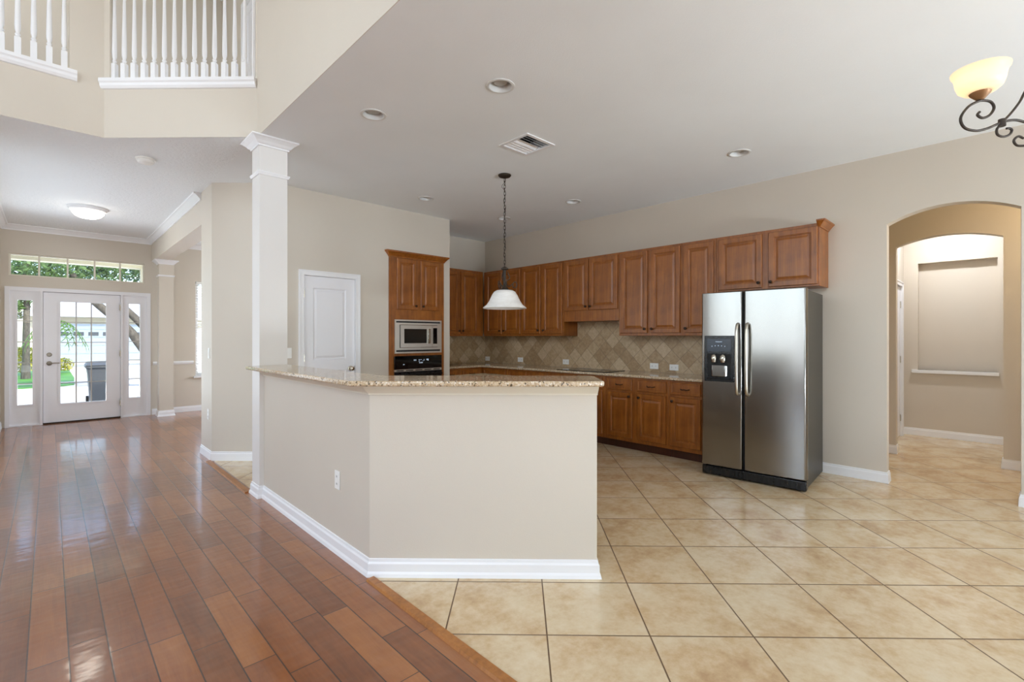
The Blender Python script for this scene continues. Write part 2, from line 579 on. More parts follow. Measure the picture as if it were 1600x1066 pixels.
    def nested(self, x0, x1, z0, z1, steps, y=0.0):
        """panel facing -Y: nested rectangles (inset, depth), depth counts towards -Y"""
        vs, fs = [], []
        for ins, dp in steps:
            a, b, c, d = x0 + ins, x1 - ins, z0 + ins, z1 - ins
            vs += [(a, y - dp, c), (b, y - dp, c), (b, y - dp, d), (a, y - dp, d)]
        for q in range(len(steps) - 1):
            for j in range(4):
                a, b = q * 4 + j, q * 4 + (j + 1) % 4
                fs.append((a, b, b + 4, a + 4))
        fs.append([(len(steps) - 1) * 4 + j for j in range(4)])
        fs.append([3, 2, 1, 0])
        return self.add(vs, fs)

    def xform(self, mat):
        self.v = [mat @ v for v in self.v]
        return self

    def build(self, name, mat, parent=None, world=True, keep=False, bevel=0, seg=2, smooth=None, **props):
        vs = self.v
        if parent is not None and world:
            inv = WM[parent].inverted()
            vs = [inv @ v for v in vs]
        if keep:
            c = Vector((0, 0, 0))
        else:
            lo = [min(v[i] for v in vs) for i in range(3)]
            hi = [max(v[i] for v in vs) for i in range(3)]
            c = Vector(((lo[0] + hi[0]) / 2, (lo[1] + hi[1]) / 2, lo[2]))
        me = bpy.data.meshes.new(name)
        me.from_pydata([tuple(v - c) for v in vs], [], self.f)
        bm = bmesh.new()
        bm.from_mesh(me)
        bmesh.ops.remove_doubles(bm, verts=bm.verts, dist=1e-5)
        bmesh.ops.recalc_face_normals(bm, faces=bm.faces)
        bm.to_mesh(me)
        bm.free()
        if mat is not None:
            me.materials.append(M[mat] if isinstance(mat, str) else mat)
        o = bpy.data.objects.new(name, me)
        COL.objects.link(o)
        o.location = c
        if parent is not None:
            o.parent = parent
            WM[o] = WM[parent] @ Matrix.Translation(c)
        else:
            WM[o] = Matrix.Translation(c)
        if bevel:
            b = o.modifiers.new('bevel', 'BEVEL')
            b.width, b.segments, b.limit_method, b.angle_limit = bevel, seg, 'ANGLE', math.radians(35)
        if smooth or (smooth is None and bevel):
            for pl in me.polygons:
                pl.use_smooth = True
            me.set_sharp_from_angle(angle=math.radians(38))
        for a, b in props.items():
            o[a] = b
        return o


def thing(name, label, cat, loc=(0, 0, 0), rz=0.0, group=None):
    o = bpy.data.objects.new(name, None)
    o.empty_display_size = 0.1
    COL.objects.link(o)
    o.location = loc
    o.rotation_euler = (0, 0, rz)
    WM[o] = Matrix.Translation(Vector(loc)) @ Matrix.Rotation(rz, 4, 'Z')
    o['label'] = label
    o['category'] = cat
    if group:
        o['group'] = group
    return o


def tag(o, label, cat, group=None):
    o['label'] = label
    o['category'] = cat
    if group:
        o['group'] = group
    return o


def struct(mb, name, mat, parent=None, **kw):
    o = mb.build(name, mat, parent, keep=parent is None, **kw)
    if parent is None:
        o['kind'] = 'structure'
    return o


def dup(root, loc, rz=None, label=None, group=None):
    def cp(o, par):
        c = o.copy()
        COL.objects.link(c)
        if par is not None:
            c.parent = par
        WM[c] = WM[o]
        for ch in list(o.children):
            cp(ch, c)
        return c
    r = cp(root, None)
    r.location = loc
    if rz is not None:
        r.rotation_euler = (0, 0, rz)
    if label:
        r['label'] = label
    if group:
        r['group'] = group
    return r


def arc(cx, cy, r, a0, a1, n=8):
    return [(cx + r * math.cos(math.radians(a0 + (a1 - a0) * i / n)), cy + r * math.sin(math.radians(a0 + (a1 - a0) * i / n))) for i in range(n + 1)]


def smooth_curve(pts, n=8):
    """Catmull-Rom through 3-D points"""
    P = [Vector(p) for p in pts]
    out = []
    for i in range(len(P) - 1):
        p0, p1, p2, p3 = P[max(i - 1, 0)], P[i], P[i + 1], P[min(i + 2, len(P) - 1)]
        for q in range(n):
            t = q / n
            out.append(0.5 * ((2 * p1) + (-p0 + p2) * t + (2 * p0 - 5 * p1 + 4 * p2 - p3) * t * t + (-p0 + 3 * p1 - 3 * p2 + p3) * t ** 3))
    out.append(P[-1])
    return out


# ------------------------------------------------------------------ the setting
CZ = 3.048          # lower ceiling
TZ = 6.1            # two-storey ceiling
XR = 5.57           # kitchen right wall (fridge wall)
YB = 6.43           # kitchen back wall
YP = 5.57           # pantry wall
YF = 10.35          # front wall
XI = 1.305          # bar wall / floor boundary line

# floors
struct(MB().prism([(-4.7, -4.3), (1.29, -4.3), (1.29, 6.05), (1.29, 6.62), (5.0, 6.62), (5.0, 10.47), (-0.64, 10.47), (-0.64, 5.44), (-4.7, 5.44)], -0.12, 0.0), 'floor', 'wood_floor')
struct(MB().prism([(1.29, -4.3), (5.69, -4.3), (5.69, -1.3), (8.8, -1.3), (8.8, 2.6), (5.69, 2.6), (5.69, 6.62), (1.29, 6.62)], -0.12, 0.0), 'floor', 'floor_tile')

# ceilings (with cut-outs for the recessed lights and the register)
CANS = [(1.769, 3.336), (2.181, 2.359), (3.297, 4.905), (4.693, 3.741), (4.659, 4.959), (4.55, 1.69)]
kc = struct(MB().prism([(1.264, -4.3), (5.69, -4.3), (5.69, 6.55), (1.70, 6.55), (1.28, 6.05), (1.264, 6.05)], CZ, CZ + 0.2), 'ceiling', 'ceiling')
cut = MB()
for x, y in CANS:
    cut.lathe([(0.078, CZ - 0.1), (0.078, CZ + 0.14)], (x, y, 0), 32)
cut.box(2.868, 3.162, 2.774, 3.064, CZ - 0.1, CZ + 0.10)
cutter = cut.build('ceiling_cutter', None, keep=True)
bo = kc.modifiers.new('cut', 'BOOLEAN')
bo.operation, bo.object, bo.solver = 'DIFFERENCE', cutter, 'EXACT'
bpy.context.view_layer.update()
dg = bpy.context.evaluated_depsgraph_get()
newme = bpy.data.meshes.new_from_object(kc.evaluated_get(dg))
kc.modifiers.clear()
kc.data = newme
bpy.data.objects.remove(cutter)

struct(MB().prism([(1.264, 4.397), (1.264, 6.05), (1.28, 6.05), (1.70, 6.55), (5.0, 6.55), (5.0, 10.47), (-0.64, 10.47), (-0.64, 5.324), (0.337, 5.324)], CZ, CZ + 0.2), 'ceiling', 'foyer_ceiling')
struct(MB().box(-4.72, 1.38, -4.3, 5.44, TZ, TZ + 0.1), 'ceiling', 'ceiling')
struct(MB().box(5.69, 7.11, -1.6, 2.6, 2.9, 3.0), 'ceiling', 'ceiling')
struct(MB().box(7.11, 8.8, -1.6, 2.6, 3.0, 3.1), 'ceiling', 'ceiling')

# kitchen walls
struct(MB().wall('x', XR, XR + 0.12, -4.3, YB + 0.12, 0, CZ, holes=[(-3.75, -1.35, 0.15, 2.55)], arches=[(-0.10, 0.752, 2.40, 2.512)]), 'wall_kitchen_right', 'wall')
struct(MB().box(4.05, XR, YB, YB + 0.12, 0, CZ), 'wall_kitchen_back', 'wall')
OV = (3.168, 4.036)
pw = MB().wall('y', YP, YP + 0.12, 1.77, 4.15, 0, CZ, holes=[(2.082, 2.714, 0, 2.072), (OV[0], OV[1], 0, 2.45)])
pw.box(4.05, 4.15, YP + 0.12, YB, 0, CZ)
struct(pw, 'wall_pantry', 'wall')
struct(MB().prism([(1.28, 6.05), (1.76, 5.57), (1.77, 5.57), (1.77, 5.69), (1.40, 6.08), (1.40, 6.55), (1.28, 6.55)], 0, CZ), 'wall_pillar', 'wall')
struct(MB().box(1.40, 4.05, 6.55, 6.67, 0, CZ), 'wall_dining_back', 'wall')
struct(MB().wall('x', 5.0, 5.12, 6.67, 10.47, 0, CZ, holes=[(7.3, 9.7, 0.7, 2.5)]), 'wall_dining_right', 'wall')
# pantry closet seen only if its door is open: back of it closes the volume
struct(MB().wall('y', YF, YF + 0.12, -0.64, 5.0, 0, CZ, holes=[(-0.46, 1.25, 0, 2.095), (-0.437, 1.183, 2.284, 2.62), (1.93, 2.95, 0.64, 2.38)]), 'wall_front', 'wall')
struct(MB().wall('x', -0.64, -0.52, 5.44, YF, 0, CZ, holes=[(6.0, 9.2, 0.5, 2.7)]), 'wall_foyer_left', 'wall')
struct(MB().box(1.28, 1.50, 6.55, YF, 2.677, CZ), 'wall_header', 'wall')

# two-storey part
struct(MB().box(1.26, 1.38, -4.3, 4.394, CZ + 0.0003, TZ), 'wall_upper_right', 'wall')
DG0, DG1 = Vector((1.26, 4.394)), Vector((0.334, 5.32))
dl = (DG1 - DG0).length
dgm = Matrix.Translation((DG0.x, DG0.y, 0)) @ Matrix.Rotation(math.radians(135), 4, 'Z')
mbw = MB().wall('y', 0.0, -0.12, 0, dl, CZ + 0.0003, TZ, holes=[(0.012, dl - 0.048, 3.53, 5.0)])
struct(mbw.xform(dgm), 'wall_upper_diagonal', 'wall')
struct(MB().wall('y', 5.32, 5.44, -4.7, 0.334, CZ + 0.0003, TZ, holes=[(-1.6, 0.118, 3.53, 5.0)]), 'wall_upper_left', 'wall')
struct(MB().box(-4.7, -0.64, 5.32, 5.44, 0, CZ), 'wall_family_front', 'wall')
struct(MB().wall('x', -4.72, -4.6, -4.3, 5.44, 0, TZ, holes=[(1.0, 2.9, 0.55, 4.6), (3.0, 4.9, 0.55, 4.6), (-3.2, 0.0, 3.3, 5.3)]), 'wall_family_left', 'wall')
struct(MB().wall('y', -4.32, -4.2, -4.72, 5.69, 0, TZ, holes=[(-3.5, 0.3, 0.02, 2.4), (1.6, 5.3, 0.02, 2.5)]), 'wall_family_rear', 'wall')
# upstairs hall behind the railings
struct(MB().prism([(1.36, 4.5), (1.75, 4.5), (1.75, 7.68), (-4.7, 7.68), (-4.7, 5.44), (0.40, 5.44)], CZ + 0.2, 3.45), 'floor_upstairs', 'ceiling')
struct(MB().box(-4.7, 1.87, 7.68, 7.8, 3.248, TZ), 'wall_upstairs_back', 'wall')
struct(MB().wall('x', 1.75, 1.87, 4.5, 7.68, 3.248, TZ, holes=[(6.22, 6.62, 3.45, 5.48)]), 'wall_upstairs_right', 'wall')
struct(MB().box(-4.7, 1.87, 5.44, 7.8, TZ, TZ + 0.1), 'ceiling_upstairs', 'ceiling')
struct(MB().wall('x', -4.82, -4.7, 5.44, 7.8, 3.2, TZ), 'wall_upstairs_left', 'wall')

# arch hall and niche hall
struct(MB().wall('x', 7.05, 7.17, -1.6, 2.6, 0, 2.9, arches=[(0.0, 0.868, 2.40, 2.484)]), 'wall_hall_arch', 'wall')
struct(MB().box(5.69, 7.05, 2.6, 2.72, 0, 2.9), 'wall_hall_far', 'wall')
struct(MB().box(5.69, 8.8, -1.30, -1.18, 0, 3.0), 'wall_hall_near', 'wall')
struct(MB().wall('y', 0.975, 1.095, 7.17, 8.6, 0, 3.0, holes=[(7.46, 8.38, 0, 2.05)]), 'wall_niche_left', 'wall')
nw = MB().wall('x', 8.6, 8.7, -1.6, 1.095, 0, 3.0, holes=[(0.05, 0.82, 0.905, 2.367)])
nw.box(8.7, 8.8, -1.6, 1.095, 0, 3.0)
struct(nw, 'wall_niche', 'wall')
struct(MB().box(8.555, 8.7, 0.035, 0.885, 0.862, 0.905), 'trim_niche_ledge', 'trim', bevel=0.004)

# bar half wall
BAR_W = [(XI, 4.36), (XI, 2.505), (2.215, 1.595), (2.307, 1.687), (1.435, 2.559), (1.435, 4.36)]
struct(MB().prism(BAR_W, 0, 1.085), 'wall_bar', 'wall')

# baseboards
BB = [(0, 0), (0.016, 0), (0.016, 0.012), (0.0135, 0.045), (0.012, 0.075), (0.007, 0.085), (0.0065, 0.097), (0, 0.10)]
BBF = [(0, 0), (0.024, 0), (0.020, 0.018), (0.014, 0.030), (0.013, 0.072), (0.007, 0.083), (0.006, 0.097), (0, 0.10)]
struct(MB().sweep([(1.435, 2.60), (1.435, 2.559), (2.307, 1.687), (2.215, 1.595), (XI, 2.505), (XI, 4.36)][2:], BBF, 1), 'baseboard_bar', 'trim')
struct(MB().sweep([(XR, 1.32), (XR, 0.752), (XR + 0.12, 0.752)], BB, -1), 'baseboard_kitchen_right', 'trim')
struct(MB().sweep([(XR + 0.12, -0.10), (XR, -0.10), (XR, -4.2)], BB, -1), 'baseboard_nook', 'trim')
struct(MB().sweep([(1.28, 6.55), (1.28, 6.05), (1.765, 5.565)], BB, -1), 'baseboard_pillar', 'trim')
struct(MB().sweep([(1.77, YP), (2.03, YP)], BB, -1), 'baseboard_pantry', 'trim')
struct(MB().sweep([(2.77, YP), (OV[0] - 0.01, YP)], BB, -1), 'baseboard_pantry', 'trim')
struct(MB().sweep([(-0.52, 5.6), (-0.52, YF), (-0.515, YF)], BB, -1), 'baseboard_foyer_left', 'trim')
struct(MB().sweep([(1.285, YF), (4.98, YF)], BB, -1), 'baseboard_front', 'trim')
struct(MB().sweep([(-4.58, 5.32), (-0.64, 5.32), (-0.64, 5.43)], BB, -1), 'baseboard_family', 'trim')
struct(MB().sweep([(7.05, 2.5), (7.05, 0.868), (7.17, 0.868)], BB, -1), 'baseboard_hall', 'trim')
struct(MB().sweep([(7.17, 0.0), (7.05, 0.0), (7.05, -1.18)], BB, -1), 'baseboard_hall', 'trim')
struct(MB().sweep([(8.60, 0.97), (8.60, -1.18)], BB, -1), 'baseboard_niche', 'trim')

# foyer crown moulding
CR = [(0, -0.085), (0.012, -0.085), (0.014, -0.068), (0.035, -0.045), (0.058, -0.020), (0.075, -0.014), (0.078, 0), (0, 0)]
CRN = [(o, CZ + z) for o, z in CR]
struct(MB().sweep([(-0.52, 5.5), (-0.52, YF), (1.28, YF), (1.28, 6.56)], CRN, -1), 'trim_foyer_crown', 'trim')
struct(MB().sweep([(1.50, 6.7), (1.50, YF), (4.98, YF)], CRN, -1), 'trim_dining_crown', 'trim')
# dining chair rail
CHR = [(0, 0.862), (0.012, 0.864), (0.016, 0.878), (0.024, 0.89), (0.024, 0.905), (0.012, 0.912), (0.010, 0.922), (0, 0.924)]
struct(MB().sweep([(1.30, YF), (1.90, YF)], CHR, -1), 'trim_chair_rail', 'trim')
# cream moulding under the bar top
UT = [(0, 1.028), (0.010, 1.028), (0.012, 1.036), (0.030, 1.052), (0.044, 1.066), (0.050, 1.074), (0.050, 1.0848), (0, 1.0848)]
struct(MB().sweep([(2.217, 1.593), (XI, 2.505), (XI, 4.355)], UT, 1), 'trim_bar', 'cream_trim')
# ledges under the railings
LG = [(-0.10, 3.531), (-0.10, 3.539), (0.040, 3.539), (0.040, 3.512), (0.030, 3.50), (0.026, 3.48), (0.014, 3.462), (0.0, 3.458), (0, 3.531)]
struct(MB().sweep([(1.258, 4.396), (0.334 - 0.012, 5.332)], LG, 1), 'trim_railing_ledge', 'trim')
struct(MB().sweep([(0.165, 5.32), (-1.65, 5.32)], LG, 1), 'trim_railing_ledge', 'trim')

# oak threshold between wood and tile
struct(MB().sweep([(1.262, 6.03), (1.262, 4.58)], [(-0.045, 0), (-0.040, 0.010), (0, 0.013), (0.010, 0)], 1), 'trim_threshold', 'threshold')
struct(MB().sweep([(1.295, 2.462), (1.295, -4.2)], [(-0.035, 0), (-0.028, 0.011), (0.012, 0.013), (0.022, 0)], 1), 'trim_threshold', 'threshold')


# ------------------------------------------------------------------ columns
def column(x0, x1, y0, y1, ztop, zneck, label, over, mat):
    t = thing('column', label, 'column', ((x0 + x1) / 2, (y0 + y1) / 2, 0))
    sq = [(x0, y0), (x1, y0), (x1, y1), (x0, y1)]
    MB().box(x0, x1, y0, y1, 0, ztop - 0.001).build('shaft', mat, t)
    cp = [(0, -0.075), (0.010, -0.075), (0.012, -0.062), (0.022, -0.055), (0.035, -0.038), (0.058, -0.018), (0.068, -0.012), (0.068, 0), (0, 0)]
    MB().sweep(sq, [(o * over, ztop + z - 0.001) for o, z in cp], -1, closed=True).build('capital', 'trim', t)
    nk = [(0, zneck - 0.014), (0.008, zneck - 0.014), (0.014, zneck), (0.018, zneck + 0.008), (0.014, zneck + 0.014), (0, zneck + 0.016)]
    MB().sweep(sq, nk, -1, closed=True).build('collar', 'trim', t)
    MB().sweep(sq, BBF, -1, closed=True).build('base_moulding', 'trim', t)
    return t


column(1.270, 1.495, 4.362, 4.56, CZ, 2.745, 'tall white square column rising beside the end of the granite bar top', 1.1, 'column_paint')
column(1.34, 1.545, 10.0, 10.2, 2.677, 2.405, 'square beige column beside the front door carrying the dining room header', 1.0, 'wall')

# ------------------------------------------------------------------ front door unit (structure)
door1 = bpy.data.objects.new('door_1', None)
COL.objects.link(door1)
door1.location = (0.39, YF, 0)
door1['kind'] = 'structure'
WM[door1] = Matrix.Translation((0.39, YF, 0))
ZF0, ZF1 = 0.02, 2.055
fr = MB().wall('y', YF - 0.02, YF + 0.10, -0.478, 1.266, 0, 2.115, holes=[(-0.428, -0.102, 0.02, 2.055), (-0.072, 0.862, 0.0, 2.06), (0.892, 1.216, 0.02, 2.055)])
fr.wall('y', YF + 0.066, YF + 0.098, -0.072, 0.862, 0, 2.06, holes=[(-0.050, 0.840, 0.03, 2.038)])
fr.build('door_frame', 'door_white', door1)
MB().box(-0.0715, 0.8615, YF - 0.012, YF + 0.064, 0.0, 0.0195).build('door_sill', 'bronze', door1)


def glazed(name, a0, a1, z0, z1, g, nx, nz, y0, y1):
    leaf = MB().wall('y', y0, y1, a0, a1, z0, z1, holes=[g]).build(name, 'door_white', door1)
    ga0, ga1, gz0, gz1 = g
    lip = MB().wall('y', y0 - 0.010, y0 + 0.004, ga0 - 0.022, ga1 + 0.022, gz0 - 0.022, gz1 + 0.022, holes=[g])
    lip.build('glazing_bead', 'door_white', leaf)
    ym = (y0 + y1) / 2
    MB().box(ga0, ga1, ym - 0.002, ym + 0.002, gz0, gz1).build('glass_pane', 'glass', leaf)
    gr = MB()
    for i in range(1, nx):
        x = ga0 + (ga1 - ga0) * i / nx
        gr.box(x - 0.008, x + 0.008, ym - 0.014, ym - 0.003, gz0, gz1)
    for j in range(1, nz):
        z = gz0 + (gz1 - gz0) * j / nz
        gr.box(ga0, ga1, ym - 0.013, ym - 0.003, z - 0.006, z + 0.006)
    gr.build('muntin_grille', 'muntin', leaf)
    return leaf


M['muntin'] = plain('grey_muntin', '#b9b5ae', 0.4, 0.2)
leaf = glazed('door_leaf', -0.068, 0.858, ZF0, ZF1, (0.128, 0.676, 0.305, 1.912), 3, 5, YF + 0.02, YF + 0.064)
glazed('sidelight_panel', -0.428, -0.102, ZF0, ZF1, (-0.345, -0.185, 0.325, 1.918), 1, 5, YF + 0.01, YF + 0.05)
glazed('sidelight_panel', 0.892, 1.216, ZF0, ZF1, (0.972, 1.120, 0.325, 1.920), 1, 5, YF + 0.01, YF + 0.05)
hd = MB().lathe([(0.034, 0), (0.034, -0.010), (0.026, -0.016), (0.014, -0.018), (0.012, -0.045), (0.0, -0.046)], (0.0, YF + 0.02, 0.945), 20, 'y')
hd.tube(smooth_curve([(0, YF - 0.022, 0.945), (0.05, YF - 0.026, 0.95), (0.115, YF - 0.022, 0.948)], 5), 0.008)
hd.build('lever_handle', 'pewter', leaf, smooth=True)
MB().lathe([(0.032, 0), (0.032, -0.008), (0.026, -0.014), (0.0, -0.015)], (0.0, YF + 0.02, 1.08), 20, 'y').build('deadbolt', 'pewter', leaf, smooth=True)
for z in (0.25, 1.08, 1.85):
    MB().box(0.848, 0.872, YF - 0.012, YF + 0.02, z - 0.05, z + 0.05).build('hinge', 'nickel', leaf)

# transom window
win1 = bpy.data.objects.new('window_1', None)
COL.objects.link(win1)
win1.location = (0.373, YF, 2.284)
win1['kind'] = 'structure'
WM[win1] = Matrix.Translation((0.373, YF, 2.284))
ta0, ta1, tz0, tz1 = -0.437, 1.183, 2.284, 2.62
fm = MB().wall('y', YF + 0.03, YF + 0.09, ta0, ta1, tz0, tz1, holes=[(ta0 + 0.022, ta1 - 0.022, tz0 + 0.018, tz1 - 0.018)])
fm.build('window_frame', 'cream_trim', win1)
mu = MB()
for i in range(1, 5):
    x = ta0 + (ta1 - ta0) * i / 5
    mu.box(x - 0.011, x + 0.011, YF + 0.04, YF + 0.08, tz0 + 0.018, tz1 - 0.018)
mu.build('mullion', 'cream_trim', win1)
MB().box(ta0 + 0.02, ta1 - 0.02, YF + 0.058, YF + 0.062, tz0 + 0.016, tz1 - 0.016).build('glass_pane', 'glass', win1)


def simple_window(name, axis, c0, c1, a0, a1, z0, z1, nx, nz, bar=0.02):
    e = bpy.data.objects.new(name, None)
    COL.objects.link(e)
    base = (c0, (a0 + a1) / 2, z0) if axis == 'x' else ((a0 + a1) / 2, c0, z0)
    e.location = base
    e['kind'] = 'structure'
    WM[e] = Matrix.Translation(base)
    f = MB().wall(axis, c0, c1, a0, a1, z0, z1, holes=[(a0 + 0.045 + (a1 - a0 - 0.09) * i / nx + bar * (i > 0) / 2, a0 + 0.045 + (a1 - a0 - 0.09) * (i + 1) / nx - bar * (i < nx - 1) / 2,
                  z0 + 0.045 + (z1 - z0 - 0.09) * j / nz + bar * (j > 0) / 2, z0 + 0.045 + (z1 - z0 - 0.09) * (j + 1) / nz - bar * (j < nz - 1) / 2) for i in range(nx) for j in range(nz)])
    f.build('window_frame', 'trim', e)
    cm = (c0 + c1) / 2
    g = MB().box(cm - 0.002, cm + 0.002, a0 + 0.04, a1 - 0.04, z0 + 0.04, z1 - 0.04) if axis == 'x' else MB().box(a0 + 0.04, a1 - 0.04, cm - 0.002, cm + 0.002, z0 + 0.04, z1 - 0.04)
    g.build('glass_pane', 'glass', e)
    return e


simple_window('window_7', 'x', -0.64, -0.59, 6.0, 9.2, 0.5, 2.7, 3, 1, 0.05)
simple_window('added_window_9', 'x', 5.63, 5.68, -3.75, -1.35, 0.15, 2.55, 2, 1, 0.05)  # unseen window added to let fill light into nook and kitchen
simple_window('added_window_8', 'x', 5.05, 5.10, 7.3, 9.7, 0.7, 2.5, 3, 1, 0.05)  # unseen window added for the dining room fill light
w2 = simple_window('window_2', 'y', YF + 0.05, YF + 0.10, 1.93, 2.95, 0.64, 2.38, 1, 2)
MB().box(1.895, 2.985, YF - 0.05, YF + 0.045, 0.605, 0.64).build('window_sill', 'trim', w2, bevel=0.004)
# blind in the dining window
bl = thing('window_blind', 'white slatted blind lowered in the bright dining room window', 'blind', (2.47, YF + 0.03, 0.66))
sl = MB()
for i in range(34):
    z = 0.68 + i * 0.049
    sl.add([(1.945, YF + 0.008, z), (2.94, YF + 0.008, z), (2.94, YF + 0.045, z + 0.020), (1.945, YF + 0.045, z + 0.020)], [(0, 1, 2, 3)])
M['blind'] = plain('white_blind', '#f7f7f4', 0.5)
k = NT('translucent_blind')
tb = k.n('BsdfTranslucent', ins={'Color': lin('#ffffff')})
mx = k.n('MixShader', ins={0: 0.5, 1: k.b.outputs[0], 2: tb.outputs[0]})
k.set(color='#f6f6f2', rough=0.5)
k.t.links.new(mx.outputs[0], k.out.inputs[0])
M['blind_slat'] = k.m
sl.build('slats', 'blind_slat', bl)
MB().box(1.94, 2.945, YF + 0.002, YF + 0.046, 2.34, 2.376).build('head_rail', 'white_plastic', bl)
# windows behind the camera
simple_window('window_3', 'x', -4.72, -4.66, 1.0, 2.9, 0.55, 4.6, 2, 4, 0.05)
simple_window('window_4', 'x', -4.72, -4.66, 3.0, 4.9, 0.55, 4.6, 2, 4, 0.05)
simple_window('window_5', 'x', -4.72, -4.66, -3.2, 0.0, 3.3, 5.3, 3, 1, 0.05)
simple_window('window_6', 'y', -4.32, -4.27, 1.6, 5.3, 0.02, 2.5, 4, 1, 0.06)
d4 = simple_window('door_4', 'y', -4.32, -4.27, -3.5, 0.3, 0.02, 2.4, 2, 1, 0.08)


# ------------------------------------------------------------------ panelled interior doors
def panel_door(name, mat_loc, wdt, hgt, panels, knob_side, knob_z, hinge_zs, casing=True, lever=False):
    e = bpy.data.objects.new(name, None)
    COL.objects.link(e)
    e.matrix_world = mat_loc
    e['kind'] = 'structure'
    WM[e] = mat_loc.copy()
    leaf = MB()
    x0, x1, z0, z1 = 0.0, wdt, 0.012, hgt
    hs = [(a, b, c, d) for a, b, c, d in panels]
    leaf.wall('y', 0.012, 0.046, x0, x1, z0, z1, holes=hs)
    lf = leaf.build('door_leaf', 'door_white', e, world=False)
    pn = MB()
    for a, b, c, d in panels:
        pn.nested(a, b, c, d, [(0, -0.03), (0, 0.0), (0.012, -0.010), (0.022, -0.010), (0.042, -0.003), (0.046, -0.003)], 0.012)
    pn.build('door_panels', 'door_white', lf, world=False) if False else None
    pp = pn.build('door_panel', 'door_white', e, world=False)
    if casing:
        cs = MB().wall('y', -0.016, 0.0, -0.062, wdt + 0.062, 0, hgt + 0.062, holes=[(-0.004, wdt + 0.004, 0, hgt + 0.004)])
        cs.wall('y', -0.022, -0.016, -0.062, wdt + 0.062, 0, hgt + 0.062, holes=[(-0.046, wdt + 0.046, 0, hgt + 0.046)])
        cs.build('door_casing', 'trim', e, world=False)
        jb = MB().wall('y', 0.0005, 0.118, -0.007, wdt + 0.007, 0, hgt + 0.007, holes=[(-0.003, wdt + 0.003, 0, hgt + 0.003)])
        jb.build('door_jamb', 'trim', e, world=False)
    kx = wdt - 0.055 if knob_side > 0 else 0.055
    MB().lathe([(0.032, 0), (0.031, -0.007), (0.012, -0.012), (0.011, -0.028), (0.022, -0.034), (0.028, -0.046), (0.025, -0.058), (0.012, -0.064), (0, -0.065)], (kx, 0.012, knob_z), 20, 'y').build('door_knob', 'nickel', e, world=False, smooth=True)
    MB().box(wdt - 0.003 if knob_side > 0 else -0.002, wdt + 0.002 if knob_side > 0 else 0.003, 0.006, 0.03, knob_z - 0.03, knob_z + 0.03).build('strike_plate', 'nickel', e, world=False)
    hx = 0.0 if knob_side > 0 else wdt
    for z in hinge_zs:
        MB().box(hx - 0.010, hx + 0.010, -0.001 + 0.003, 0.013, z - 0.045, z + 0.045).build('hinge', 'nickel', e, world=False)
    return e


panel_door('door_2', Matrix.Translation((2.090, YP, 0)), 0.617, 2.064,
           [(0.11, 0.507, 1.09, 1.93), (0.11, 0.507, 0.22, 0.96)], 1, 0.972, (0.25, 1.113, 1.858))
panel_door('door_3', Matrix.Translation((7.468, 0.975, 0)), 0.905, 2.042,
           [(0.14, 0.765, 1.09, 1.90), (0.14, 0.765, 0.22, 0.96)], -1, 0.945, (0.25, 1.05, 1.8))
panel_door('door_5', Matrix.Translation((1.75, 6.613, 3.45)) @ Matrix.Rotation(-HP, 4, 'Z'), 0.386, 2.02,
           [(0.08, 0.306, 1.09, 1.90), (0.08, 0.306, 0.22, 0.96)], -1, 0.945, (0.25, 1.05, 1.8))


# ------------------------------------------------------------------ balcony railings
def baluster_mesh():
    m = MB()
    m.box(-0.019, 0.019, -0.019, 0.019, 0, 0.150)
    m.add([(-0.019, -0.019, .150), (0.019, -0.019, .150), (0.019, 0.019, .150), (-0.019, 0.019, .150), (-0.010, -0.010, .163), (0.010, -0.010, .163), (0.010, 0.010, .163), (-0.010, 0.010, .163)],
          [(0, 1, 5, 4), (1, 2, 6, 5), (2, 3, 7, 6), (3, 0, 4, 7)])
    m.lathe([(0.0115, .160), (0.012, .168), (0.0165, .173), (0.0165, .179), (0.011, .186), (0.0125, .196), (0.0175, .215), (0.0185, .25), (0.016, .40), (0.012, .60), (0.0105, .70)], seg=14)
    m.lathe([(0.0105, .70), (0.014, .705), (0.014, .715), (0.010, .722)], seg=14)
    m.box(-0.016, 0.016, -0.016, 0.016, 0.72, 0.90)
    return m


def railing(label, p0, p1, n, newel):
    P0, P1 = Vector(p0), Vector(p1)
    ang = math.atan2(P1.y - P0.y, P1.x - P0.x)
    t = thing('balcony_railing', label, 'railing', (P0.x, P0.y, 3.539), ang)
    L = (P1 - P0).length
    b0 = baluster_mesh().build('baluster', 'trim', t, world=False, smooth=True)
    z0 = b0.location.copy()
    for i in range(n):
        o = b0 if i == 0 else b0.copy()
        if i:
            COL.objects.link(o)
            o.parent = t
        o.location = (z0.x + L * i / (n - 1), z0.y, z0.z)
    MB().box(-0.03, L + 0.03, -0.028, 0.028, 0.90, 0.955).build('handrail', 'trim', t, world=False, bevel=0.012)
    return t


railing('white turned baluster railing on the angled balcony above the column', (0.400, 5.300), (1.196, 4.504), 14, True)
railing('white turned baluster railing in the upper opening over the foyer, left of the angled balcony', (0.088, 5.352), (-1.412, 5.352), 18, False)
tag(MB().prism([(1.2585, 4.425), (1.2585, 4.452), (1.236, 4.452), (1.236, 4.425)], 3.5395, 4.52).build('newel_post', 'trim', bevel=0.003), 'white half newel post against the wall at the end of the angled balcony railing', 'post')


# ------------------------------------------------------------------ cabinets
def door_panel(m, x0, x1, z0, z1, y=0.0):
    m.nested(x0, x1, z0, z1, [(0, 0.001), (0, 0.014), (0.005, 0.020), (0.050, 0.020), (0.054, 0.017), (0.058, 0.017), (0.063, 0.010), (0.070, 0.009), (0.092, 0.0155), (0.096, 0.0155)], y)


